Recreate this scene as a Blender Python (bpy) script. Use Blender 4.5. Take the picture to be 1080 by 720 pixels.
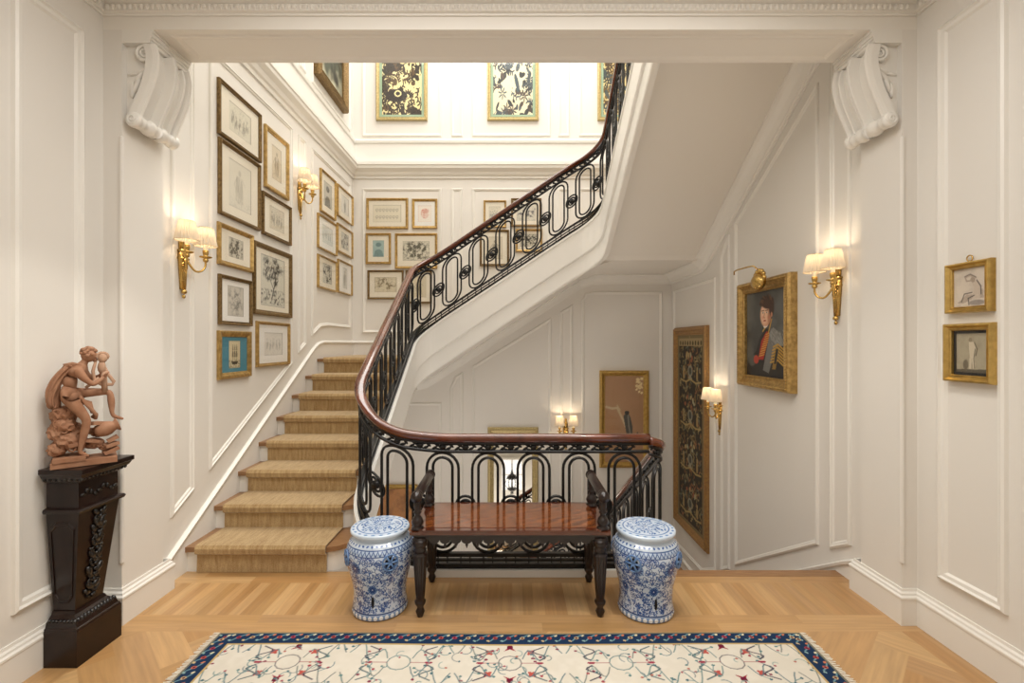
import bpy, bmesh, math, random
import numpy as np
from mathutils import Vector, Matrix
PI = math.pi
SC = bpy.context.scene
COL = SC.collection
for o in list(bpy.data.objects): bpy.data.objects.remove(o)

# ------------------------------------------------------------------ camera, world, lights
cd = bpy.data.cameras.new('camera'); cam = bpy.data.objects.new('camera', cd); COL.objects.link(cam)
cd.sensor_fit = 'HORIZONTAL'; cd.sensor_width = 36; cd.lens = 500/1080*36
cd.shift_y = 2/1080; cd.clip_start = .05
cam.location = (0, 0, 1.5); cam.rotation_euler = (PI/2, 0, 0)
SC.camera = cam
SC.view_settings.view_transform = 'Standard'
try: SC.view_settings.look = 'None'
except Exception: pass
SC.view_settings.exposure = 0.0; SC.view_settings.gamma = 1.0
SC.view_settings.use_curve_mapping = False
w = bpy.data.worlds.new('world'); SC.world = w; w.use_nodes = True
w.node_tree.nodes['Background'].inputs[0].default_value = (1, .95, .88, 1)
w.node_tree.nodes['Background'].inputs[1].default_value = .3

def area(name, loc, size, power, col=(1, .975, .935), rot=(0, 0, 0)):
    l = bpy.data.lights.new(name, 'AREA'); l.shape = 'RECTANGLE'; l.size, l.size_y = size
    l.energy = power; l.color = col
    o = bpy.data.objects.new(name, l); o.location = loc; o.rotation_euler = rot; COL.objects.link(o); return o
def spot(name, loc, target, power, angle, blend=.5, radius=.04, col=(1, .94, .85)):
    l = bpy.data.lights.new(name, 'SPOT'); l.energy = power; l.spot_size = math.radians(angle); l.spot_blend = blend
    l.shadow_soft_size = radius; l.color = col
    o = bpy.data.objects.new(name, l); o.location = loc
    o.rotation_euler = (Vector(target)-Vector(loc)).to_track_quat('-Z', 'Y').to_euler(); COL.objects.link(o); return o
area('stair_laylight', (-.2, 4.5, 7.3), (3.4, 3.2), 235)
area('hall_ceiling_light', (0, 1.55, 3.36), (2.6, .9), 48)
area('hall_rear_light', (0, -1.4, 3.3), (3.0, 1.6), 38)
area('soffit_fill_light', (-.1, 4.1, -2.6), (1.6, 1.4), 48, rot=(PI, 0, 0))  # added fill shining up the well to brighten the stair soffits
spot('statue_spot', (-.55, 1.1, 3.3), (-2.05, 2.28, 1.15), 60, 30)
spot('downlight', (-.9, 2.0, 3.35), (-1.0, 2.7, 0), 55, 75)
spot('downlight', (.9, 2.0, 3.35), (1.0, 2.7, 0), 55, 75)

# ------------------------------------------------------------------ helpers
def lin(c):
    return tuple((x/12.92 if x <= .04045 else ((x+.055)/1.055)**2.4) for x in c)
def H(s): return lin(tuple(int(s[i:i+2], 16)/255 for i in (0, 2, 4)))
MATS = {}
def mat(name, col, rough=.5, metal=0, coat=0, bump=None, var=None, spec=.5, emit=None, es=0, attr=None, trans=0):
    if name in MATS: return MATS[name]
    m = bpy.data.materials.new(name); m.use_nodes = True; MATS[name] = m
    nt = m.node_tree; N = nt.nodes; L = nt.links; b = N['Principled BSDF']
    c = H(col) if isinstance(col, str) else col
    b.inputs['Base Color'].default_value = (*c, 1); b.inputs['Roughness'].default_value = rough
    b.inputs['Metallic'].default_value = metal; b.inputs['Coat Weight'].default_value = coat
    b.inputs['Coat Roughness'].default_value = .08; b.inputs['Specular IOR Level'].default_value = spec
    tc = N.new('ShaderNodeTexCoord')
    src = None
    if attr:
        a = N.new('ShaderNodeAttribute'); a.attribute_name = attr; src = a.outputs['Color']
    if var:   # (scale, color2, amount[, stretch])
        n = N.new('ShaderNodeTexNoise'); n.inputs['Scale'].default_value = var[0]; n.inputs['Detail'].default_value = 6
        mp = N.new('ShaderNodeMapping'); L.new(tc.outputs['Object'], mp.inputs[0])
        if len(var) > 3: mp.inputs['Scale'].default_value = var[3]
        L.new(mp.outputs[0], n.inputs['Vector'])
        r = N.new('ShaderNodeMapRange'); r.inputs[1].default_value = .35; r.inputs[2].default_value = .65
        r.inputs[3].default_value = 0; r.inputs[4].default_value = var[2]; L.new(n.outputs[0], r.inputs[0])
        x = N.new('ShaderNodeMix'); x.data_type = 'RGBA'; L.new(r.outputs[0], x.inputs[0])
        x.inputs[6].default_value = (*c, 1); x.inputs[7].default_value = (*H(var[1]), 1)
        if src: L.new(src, x.inputs[6])
        src = x.outputs[2]
    if src: L.new(src, b.inputs['Base Color'])
    if bump:  # (scale, strength, distance)
        n = N.new('ShaderNodeTexNoise'); n.inputs['Scale'].default_value = bump[0]; n.inputs['Detail'].default_value = 4
        L.new(tc.outputs['Object'], n.inputs['Vector'])
        u = N.new('ShaderNodeBump'); u.inputs['Strength'].default_value = bump[1]; u.inputs['Distance'].default_value = bump[2]
        L.new(n.outputs[0], u.inputs['Height']); L.new(u.outputs[0], b.inputs['Normal'])
    if emit: b.inputs['Emission Color'].default_value = (*H(emit), 1); b.inputs['Emission Strength'].default_value = es
    return m
M_wall = mat('wall_paint', 'e7e3dc', .55, bump=(40, .05, .001))
M_trim = mat('trim_paint', 'edeae3', .38)
M_soff = mat('plaster_paint', 'e8e3da', .6)
M_ceil = mat('ceiling_paint', 'eeeae2', .6)
M_gold = mat('gilt_wood', 'cbaa6c', .34, .75, var=(35, '6c5228', .5), bump=(90, .4, .002))
M_gold2 = mat('bright_gilt', 'd2b26a', .3, .8, var=(30, '8a6c38', .4), bump=(120, .25, .001))
M_goldb = mat('bronzed_gilt', '8c7248', .42, .6, var=(70, '3c2a16', .6), bump=(110, .5, .002))
M_pale = mat('silvered_gilt', 'cdbb88', .4, .6, var=(60, '8a7446', .5))
M_dark = mat('ebonised_wood', '22100b', .32, 0, .15, var=(20, '0e0605', .6), spec=.35)
M_matb = mat('cream_mat', 'ece4d2', .7, spec=.3)
M_white = mat('white_mat', 'f2efe8', .7, spec=.3)
M_blue = mat('blue_mat', '4f8a9c', .7, spec=.3)
M_green = mat('sage_mat', '9fb89c', .7)
M_iron = mat('black_iron', '0c0c0c', .38, .3, .2)
M_rail = mat('mahogany_rail', '6a3016', .14, 0, .8, var=(7, '3a160a', .7, (1, 1, 1)))
M_mahog = mat('dark_mahogany', '1e0c07', .3, 0, .18, var=(14, '120604', .6))
M_brass = mat('brass', 'd6b56e', .26, 1, var=(40, 'a98244', .4))
M_terra = mat('terracotta', 'a57c62', .75, var=(18, '85583c', .6), bump=(60, .4, .003), spec=.25)
M_candle = mat('candle_sleeve', 'f4ecd8', .5, emit='ffe0b0', es=.5)
M_black = mat('black_mat', '14110f', .6)
M_gd = mat('carved_black', '0b0706', .3, 0, .25, bump=(80, .4, .002))
# painted surfaces read their pattern from a colour attribute
M_paint = mat('painted_surface', 'ffffff', .5, attr='Col', spec=.35)
M_oil = mat('oil_paint', 'ffffff', .38, attr='Col', bump=(140, .25, .001))
M_porc = mat('glazed_porcelain', 'ffffff', .12, attr='Col', coat=.5, spec=.6)
M_rug = mat('rug_wool', 'ffffff', .95, attr='Col', bump=(500, .6, .003), spec=.1)
M_fringe = mat('rug_fringe', 'e8e2d4', .9)
M_tread = mat('oak_tread', '9a7450', .4, var=(9, '7a5636', .6, (1, 8, 8)))
M_mirror = mat('mirror_glass', 'e6e2d8', .03, 1)
M_hole_shade = mat('hole_shade', '050608', .9)  # near-black colour for the shade inside stool holes that are not cut
def carpet_mat():
    m = bpy.data.materials.new('sisal_carpet'); m.use_nodes = True; nt = m.node_tree; N = nt.nodes; L = nt.links
    b = N['Principled BSDF']; b.inputs['Roughness'].default_value = .95; b.inputs['Specular IOR Level'].default_value = .1
    try: b.inputs['Sheen Weight'].default_value = .5; b.inputs['Sheen Roughness'].default_value = .5; b.inputs['Sheen Tint'].default_value = (1, .93, .8, 1)
    except Exception: pass
    tc = N.new('ShaderNodeTexCoord'); mp = N.new('ShaderNodeMapping'); L.new(tc.outputs['Object'], mp.inputs[0]); mp.inputs['Scale'].default_value = (60, 9, 9)
    n = N.new('ShaderNodeTexNoise'); n.inputs['Scale'].default_value = 1; n.inputs['Detail'].default_value = 8; L.new(mp.outputs[0], n.inputs['Vector'])
    n2 = N.new('ShaderNodeTexNoise'); n2.inputs['Scale'].default_value = 260; L.new(tc.outputs['Object'], n2.inputs['Vector'])
    ad = N.new('ShaderNodeMath'); ad.operation = 'ADD'; L.new(n.outputs[0], ad.inputs[0]); L.new(n2.outputs[0], ad.inputs[1])
    r = N.new('ShaderNodeMapRange'); r.inputs[1].default_value = .7; r.inputs[2].default_value = 1.3; L.new(ad.outputs[0], r.inputs[0])
    x = N.new('ShaderNodeMix'); x.data_type = 'RGBA'; x.inputs[6].default_value = (*H('94744a'), 1); x.inputs[7].default_value = (*H('c4aa7e'), 1)
    L.new(r.outputs[0], x.inputs[0]); L.new(x.outputs[2], b.inputs['Base Color'])
    u = N.new('ShaderNodeBump'); u.inputs['Strength'].default_value = .5; u.inputs['Distance'].default_value = .004
    L.new(ad.outputs[0], u.inputs['Height']); L.new(u.outputs[0], b.inputs['Normal'])
    return m
M_carpet = carpet_mat()
def shade_mat():
    m = bpy.data.materials.new('pleated_silk'); m.use_nodes = True; nt = m.node_tree; N = nt.nodes; L = nt.links
    N.remove(N['Principled BSDF']); out = N['Material Output']
    d = N.new('ShaderNodeBsdfDiffuse'); d.inputs[0].default_value = (*H('f3e4cc'), 1)
    t = N.new('ShaderNodeBsdfTranslucent'); t.inputs[0].default_value = (.16, .135, .10, 1)
    e = N.new('ShaderNodeEmission'); e.inputs[0].default_value = (*H('ffe6c4'), 1); e.inputs[1].default_value = .2
    a = N.new('ShaderNodeMixShader'); a.inputs[0].default_value = .5; L.new(d.outputs[0], a.inputs[1]); L.new(t.outputs[0], a.inputs[2])
    b = N.new('ShaderNodeAddShader'); L.new(a.outputs[0], b.inputs[0]); L.new(e.outputs[0], b.inputs[1]); L.new(b.outputs[0], out.inputs[0])
    return m
M_shade = shade_mat()
def glass_mat():
    m = bpy.data.materials.new('picture_glass'); m.use_nodes = True; nt = m.node_tree; N = nt.nodes; L = nt.links
    N.remove(N['Principled BSDF']); out = N['Material Output']
    t = N.new('ShaderNodeBsdfTransparent'); g = N.new('ShaderNodeBsdfGlossy'); g.inputs['Roughness'].default_value = .03
    lw = N.new('ShaderNodeLayerWeight'); lw.inputs[0].default_value = .5; f = N.new('ShaderNodeMath'); f.operation = 'POWER'; f.inputs[1].default_value = 5; L.new(lw.outputs['Facing'], f.inputs[0])
    f2 = N.new('ShaderNodeMath'); f2.operation = 'MULTIPLY_ADD'; f2.inputs[1].default_value = .5; f2.inputs[2].default_value = .02; L.new(f.outputs[0], f2.inputs[0]); f = f2
    x = N.new('ShaderNodeMixShader'); L.new(f.outputs[0], x.inputs[0]); L.new(t.outputs[0], x.inputs[1]); L.new(g.outputs[0], x.inputs[2]); L.new(x.outputs[0], out.inputs[0])
    return m
M_glass = glass_mat()
def seat_mat():
    m = mat('flame_mahogany', '7a3a18', .1, 0, .9); nt = m.node_tree; N = nt.nodes; L = nt.links
    wv = N.new('ShaderNodeTexWave'); wv.inputs['Scale'].default_value = 5; wv.inputs['Distortion'].default_value = 9; wv.inputs['Detail'].default_value = 3
    tc = N.new('ShaderNodeTexCoord'); mp = N.new('ShaderNodeMapping'); mp.inputs['Scale'].default_value = (.7, 2.5, 1); mp.inputs['Rotation'].default_value = (0, 0, .5)
    L.new(tc.outputs['Object'], mp.inputs[0]); L.new(mp.outputs[0], wv.inputs[0])
    x = N.new('ShaderNodeMix'); x.data_type = 'RGBA'; x.inputs[6].default_value = (*H('4a2410'), 1); x.inputs[7].default_value = (*H('86491f'), 1)
    L.new(wv.outputs[0], x.inputs[0]); L.new(x.outputs[2], N['Principled BSDF'].inputs['Base Color']); return m
M_seat = seat_mat()

def tag(o, label=None, cat=None, group=None, kind=None):
    if label: o['label'] = label
    if cat: o['category'] = cat
    if group: o['group'] = group
    if kind: o['kind'] = kind
    return o
def empty(name, loc, rz=0, label=None, cat=None, group=None):
    o = bpy.data.objects.new(name, None); COL.objects.link(o); o.location = loc; o.rotation_euler = (0, 0, rz)
    o.empty_display_size = .05
    return tag(o, label, cat, group)
def obj(name, bm, m, parent=None, smooth=False, loc=None):
    if isinstance(bm, bmesh.types.BMesh):
        bmesh.ops.recalc_face_normals(bm, faces=bm.faces)
        me = bpy.data.meshes.new(name); bm.to_mesh(me); bm.free()
    else: me = bm
    if smooth:
        me.polygons.foreach_set('use_smooth', [True]*len(me.polygons))
    if m is not None:
        me.materials.clear(); me.materials.append(m)
    o = bpy.data.objects.new(name, me); COL.objects.link(o)
    if parent: o.parent = parent
    if loc: o.location = loc
    return o
def struct(name, bm, m, smooth=False): return tag(obj(name, bm, m, None, smooth), kind='structure')
def box(bm, x0, x1, y0, y1, z0, z1):
    v = [bm.verts.new((x, y, z)) for z in (z0, z1) for y in (y0, y1) for x in (x0, x1)]
    for f in ((0, 1, 3, 2), (4, 5, 7, 6), (0, 1, 5, 4), (2, 3, 7, 6), (0, 2, 6, 4), (1, 3, 7, 5)): bm.faces.new([v[i] for i in f])
    return v
def BM(): return bmesh.new()
def bx(*a):
    bm = BM(); box(bm, *a); return bm
def prism(bm, poly, fn, d0, d1):
    """poly 2-D, fn(u,v,d)->3-D"""
    a = [bm.verts.new(fn(u, v, d0)) for u, v in poly]; b = [bm.verts.new(fn(u, v, d1)) for u, v in poly]
    n = len(poly); bm.faces.new(a); bm.faces.new(b[::-1])
    for i in range(n): bm.faces.new((a[i], a[(i+1) % n], b[(i+1) % n], b[i]))
def sweep(bm, path, prof, closed_prof=True, closed=False, cap=True):
    """profile (n,z): n along the left-hand plan normal, z up; mitred in plan"""
    P = [Vector(p) for p in path]; n = len(P); rings = []
    for i in range(n):
        if closed: a, b = P[i]-P[i-1], P[(i+1) % n]-P[i]
        else: a = P[i]-P[i-1] if i else P[1]-P[0]; b = P[i+1]-P[i] if i < n-1 else P[-1]-P[-2]
        a = Vector((a.x, a.y)).normalized(); b = Vector((b.x, b.y)).normalized()
        na, nb = Vector((-a.y, a.x)), Vector((-b.y, b.x)); m = (na+nb)
        m = m/m.dot(na) if m.length > 1e-4 else na
        rings.append([bm.verts.new((P[i].x+m.x*q[0], P[i].y+m.y*q[0], P[i].z+q[1])) for q in prof])
    k = len(prof); R = range(n if closed else n-1)
    for i in R:
        A, B = rings[i], rings[(i+1) % n]
        for j in range(k if closed_prof else k-1): bm.faces.new((A[j], A[(j+1) % k], B[(j+1) % k], B[j]))
    if cap and not closed and closed_prof: bm.faces.new(rings[0]); bm.faces.new(rings[-1][::-1])
def offs(poly, o):
    """inward offset of a counter-clockwise polygon"""
    n = len(poly); r = []
    for i in range(n):
        p0, p1, p2 = Vector(poly[i-1]), Vector(poly[i]), Vector(poly[(i+1) % n])
        a, b = (p1-p0).normalized(), (p2-p1).normalized(); na, nb = Vector((-a.y, a.x)), Vector((-b.y, b.x)); m = na+nb
        m = m/m.dot(na); r.append(p1+m*o)
    return r
def area2(poly): return sum(poly[i-1][0]*poly[i][1]-poly[i][0]*poly[i-1][1] for i in range(len(poly)))
PANEL = [(0, 0), (.004, .012), (.014, .017), (.02, .010), (.032, .008), (.04, .0)]
def moulding(bm, poly, fn, prof=PANEL):
    if area2(poly) < 0: poly = poly[::-1]
    rings = [[bm.verts.new(fn(p[0], p[1], h)) for p in offs(poly, o)] for o, h in prof]; n = len(poly)
    for a, b in zip(rings, rings[1:]):
        for i in range(n): bm.faces.new((a[i], a[(i+1) % n], b[(i+1) % n], b[i]))
def tube(bm, pts, r, n=6, closed=False, cap=True):
    P = [Vector(p) for p in pts]; m = len(P); rings = []; up = None
    for i in range(m):
        if closed: t = P[(i+1) % m]-P[i-1]
        else: t = P[min(i+1, m-1)]-P[max(i-1, 0)]
        t.normalize()
        if up is None: up = Vector((0, 0, 1)) if abs(t.z) < .9 else Vector((0, 1, 0))
        u = (up-t*up.dot(t)).normalized(); v = t.cross(u); up = u
        rr = r[i] if hasattr(r, '__len__') else r
        rings.append([bm.verts.new(P[i]+(u*math.cos(2*PI*k/n)+v*math.sin(2*PI*k/n))*rr) for k in range(n)])
    for i in range(m if closed else m-1):
        a, b = rings[i], rings[(i+1) % m]
        for k in range(n): bm.faces.new((a[k], a[(k+1) % n], b[(k+1) % n], b[k]))
    if cap and not closed: bm.faces.new(rings[0][::-1]); bm.faces.new(rings[-1])
def lathe(bm, prof, c=(0, 0, 0), n=24, mtx=None, flute=None):
    """prof (r,z); flute(z,ang)->radius factor"""
    rings = []
    for r, z in prof:
        ring = []
        for k in range(n):
            a = 2*PI*k/n; q = r*(flute(z, a) if flute else 1)
            p = Vector((q*math.cos(a), q*math.sin(a), z))
            if mtx: p = mtx @ p
            ring.append(bm.verts.new(p+Vector(c)))
        rings.append(ring)
    for a, b in zip(rings, rings[1:]):
        for k in range(n): bm.faces.new((a[k], a[(k+1) % n], b[(k+1) % n], b[k]))
    bm.faces.new(rings[0][::-1]); bm.faces.new(rings[-1])
_SPH = {}
def ball(bm, c, r, s=(1, 1, 1), n=10, mtx=None):
    m = max(5, n*2//3)
    if n not in _SPH:
        P = [(0, 0, -1)]+[(math.sin(PI*j/m)*math.cos(2*PI*k/n), math.sin(PI*j/m)*math.sin(2*PI*k/n), -math.cos(PI*j/m)) for j in range(1, m) for k in range(n)]+[(0, 0, 1)]
        F = [(0, 1+(k+1) % n, 1+k) for k in range(n)]
        for j in range(m-2): F += [(1+j*n+k, 1+j*n+(k+1) % n, 1+(j+1)*n+(k+1) % n, 1+(j+1)*n+k) for k in range(n)]
        F += [(len(P)-1, 1+(m-2)*n+k, 1+(m-2)*n+(k+1) % n) for k in range(n)]
        _SPH[n] = (P, F)
    P, F = _SPH[n]; T = Matrix.Translation(c) @ (mtx or Matrix()) @ Matrix.Diagonal((r*s[0], r*s[1], r*s[2], 1))
    v = [bm.verts.new(T @ Vector(p)) for p in P]
    for f in F: bm.faces.new([v[q] for q in f])
def copy_tree(o, parent=None):
    c = o.copy(); COL.objects.link(c); c.parent = parent
    for ch in [q for q in bpy.data.objects if q.parent == o]: copy_tree(ch, c)
    return c

# ------------------------------------------------------------------ painting into vertex colours
class Cv:
    def __init__(s, w, h, bg, aspect=None):
        s.w, s.h = w, h; s.a = np.zeros((h, w, 3)); s.a[:] = H(bg)
        s.asp = aspect or w/h     # x in 0..asp, y in 0..1 (up)
        s.X, s.Y = np.meshgrid((np.arange(w)+.5)/w*s.asp, (np.arange(h)+.5)/h)
    def put(s, m, c, al=1):
        c = np.array(H(c)) if isinstance(c, str) else c
        m = np.clip(m, 0, 1)[..., None]*al; s.a = s.a*(1-m)+c*m
    def ell(s, x, y, rx, ry, c, rot=0, soft=0, al=1):
        m = max(rx, ry)*(1+soft)
        i0, i1 = max(0, int((x-m)/s.asp*s.w)-1), min(s.w, int((x+m)/s.asp*s.w)+2); j0, j1 = max(0, int((y-m)*s.h)-1), min(s.h, int((y+m)*s.h)+2)
        if i1 <= i0 or j1 <= j0: return
        dx, dy = s.X[j0:j1, i0:i1]-x, s.Y[j0:j1, i0:i1]-y; co, si = math.cos(rot), math.sin(rot)
        d = np.sqrt(((dx*co+dy*si)/rx)**2+((-dx*si+dy*co)/ry)**2)
        k = np.clip((1-d)/soft+.5, 0, 1) if soft else (d < 1).astype(float)
        k = (k*al)[..., None]; s.a[j0:j1, i0:i1] = s.a[j0:j1, i0:i1]*(1-k)+np.array(H(c))*k
    def poly(s, pts, c, al=1):
        ins = np.zeros(s.X.shape, bool); n = len(pts)
        for i in range(n):
            (x0, y0), (x1, y1) = pts[i-1], pts[i]
            if y0 == y1: continue
            cr = ((s.Y >= min(y0, y1)) & (s.Y < max(y0, y1))) & (s.X < x0+(s.Y-y0)*(x1-x0)/(y1-y0)); ins ^= cr
        s.put(ins.astype(float), c, al)
    def line(s, pts, wd, c, al=1):
        wd = max(wd, .6/s.h)
        for (x0, y0), (x1, y1) in zip(pts, pts[1:]):
            i0 = max(0, int((min(x0, x1)-wd*2)/s.asp*s.w)); i1 = min(s.w, int((max(x0, x1)+wd*2)/s.asp*s.w)+2)
            j0 = max(0, int((min(y0, y1)-wd*2)*s.h)); j1 = min(s.h, int((max(y0, y1)+wd*2)*s.h)+2)
            if i1 <= i0 or j1 <= j0: continue
            X, Y = s.X[j0:j1, i0:i1], s.Y[j0:j1, i0:i1]; dx, dy = x1-x0, y1-y0; L2 = dx*dx+dy*dy+1e-12
            t = np.clip(((X-x0)*dx+(Y-y0)*dy)/L2, 0, 1); d = np.hypot(X-x0-t*dx, Y-y0-t*dy)
            m = np.clip((wd-d)*s.h+.5, 0, 1)[..., None]*al; cc = np.array(H(c))
            s.a[j0:j1, i0:i1] = s.a[j0:j1, i0:i1]*(1-m)+cc*m
    def noise(s, sc, seed, octv=3):
        R = np.random.RandomState(seed); out = np.zeros(s.X.shape); am = 1; tot = 0
        for _ in range(octv):
            gw, gh = int(sc*s.asp)+3, int(sc)+3; g = R.rand(gh, gw)
            x, y = s.X*sc, s.Y*sc; ix, iy = x.astype(int), y.astype(int); fx, fy = x-ix, y-iy
            fx, fy = fx*fx*(3-2*fx), fy*fy*(3-2*fy)
            v = (g[iy, ix]*(1-fx)+g[iy, ix+1]*fx)*(1-fy)+(g[iy+1, ix]*(1-fx)+g[iy+1, ix+1]*fx)*fy
            out += v*am; tot += am; am *= .55; sc *= 2
        return out/tot
def grid_mesh(name, cv, fn):
    """fn(U,V)->X,Y,Z arrays; U,V in 0..1; vertex colours from the canvas"""
    h, w = cv.h, cv.w; U, V = np.meshgrid(np.linspace(0, 1, w), np.linspace(0, 1, h))
    X, Y, Z = fn(U, V); co = np.stack([np.broadcast_to(q, U.shape) for q in (X, Y, Z)], -1).reshape(-1, 3)
    me = bpy.data.meshes.new(name); nf = (w-1)*(h-1)
    i = (np.arange(h-1)[:, None]*w+np.arange(w-1)[None]).reshape(-1)
    q = np.stack([i, i+1, i+w+1, i+w], -1).reshape(-1)
    me.vertices.add(w*h); me.vertices.foreach_set('co', co.ravel())
    me.loops.add(nf*4); me.loops.foreach_set('vertex_index', q)
    me.polygons.add(nf); me.polygons.foreach_set('loop_start', np.arange(nf)*4)
    me.update(calc_edges=True)
    at = me.color_attributes.new('Col', 'FLOAT_COLOR', 'POINT')
    at.data.foreach_set('color', np.concatenate([cv.a.reshape(-1, 3), np.ones((w*h, 1))], 1).ravel())
    return me

# ------------------------------------------------------------------ the shell
YF, YB = 2.54, 2.84          # front and back of the opening
XS = 2.15                    # stair hall side walls
XL, XR = -2.19, 2.17         # foyer walls
BW = 6.4; ZT = 7.4; ZL = -2.66
t = .12
bm = BM(); box(bm, XL-t, XL, -2.6, YF, -.3, 3.42); struct('wall_left', bm, M_wall)
bm = BM(); box(bm, XR, XR+t, -2.6, YF, -.3, 3.42); struct('wall_right', bm, M_wall)
bm = BM(); box(bm, XL-t, XR+t, -2.72, -2.6, -.3, 3.42); struct('wall_rear', bm, M_wall)
bm = BM(); box(bm, XL-t, XR+t, -2.72, YF, 3.42, 3.54); struct('ceiling', bm, M_ceil)
bm = BM(); box(bm, -XS-.16, -XS, YB, BW+t, ZL-.2, ZT); box(bm, -XS-.16, -XS, .8, YB, 3.98, ZT); struct('wall_stair_left', bm, M_wall)
bm = BM(); box(bm, XS, XS+.14, YB, BW+t, ZL-.2, ZT); box(bm, XS, XS+.14, .8, YB, 3.98, ZT); box(bm, XS, XS+.14, YF+.01, YB, ZL, -.31); struct('wall_stair_right', bm, M_wall)
bm = BM(); box(bm, -XS, XS, BW, BW+t, ZL-.2, ZT); struct('wall_stair_back', bm, M_wall)
bm = BM(); box(bm, -XS-.16, XS+.16, .68, .8, 3.98, ZT); struct('wall_upper', bm, M_wall)
bm = BM(); box(bm, -XS-.16, XS+.16, .68, BW+t, ZT, ZT+.1); struct('ceiling_stair', bm, M_ceil)
bm = BM(); box(bm, -XS-.16, XS+.14, .68, YB, 3.9, 3.979); struct('floor_upper', bm, M_ceil)
# beam and pilasters of the opening
bm = BM(); box(bm, XL-t, XR+t, YF, YB, 3.18, 3.9)
for p in ([(-1.86, YF+.04), (1.86, YF+.04), (1.86, YB-.03), (-1.86, YB-.03)],):
    moulding(bm, p, lambda u, v, h: (u, v, 3.18-h), [(0, 0), (.004, .008), (.012, .01), (.03, .002), (.034, 0)])
struct('trim_beam', bm, M_ceil)
for s, nm in ((-1, 'left'), (1, 'right')):
    bm = BM(); xo = XL-t if s < 0 else XR+t
    box(bm, min(xo, s*2.09), max(xo, s*2.09), YF, YB, 0, 3.18)
    # rounded corner bead stopped at both ends
    tube(bm, [(s*2.092, YF+.004, .33), (s*2.092, YF+.004, 2.6)], .013, 10)
    ball(bm, (s*2.092, YF+.004, .33), .013); ball(bm, (s*2.092, YF+.004, 2.6), .013)
    struct('trim_pilaster_'+nm, bm, M_wall)
# landing floor edge / lower wall under foyer
WX0, WX1, WY0, WY1 = -1.06, .99, 3.08, 5.25     # balustrade centre lines
bm = BM(); box(bm, -XS-.1, XS, YF+.02, 3.03, ZL, -.31)
struct('wall_lower_front', bm, M_wall)
bm = BM(); box(bm, -XS, XS, 3.03, BW, ZL-.1, ZL); struct('floor_lower', bm, mat('lower_oak', 'b08450', .35))

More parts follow.
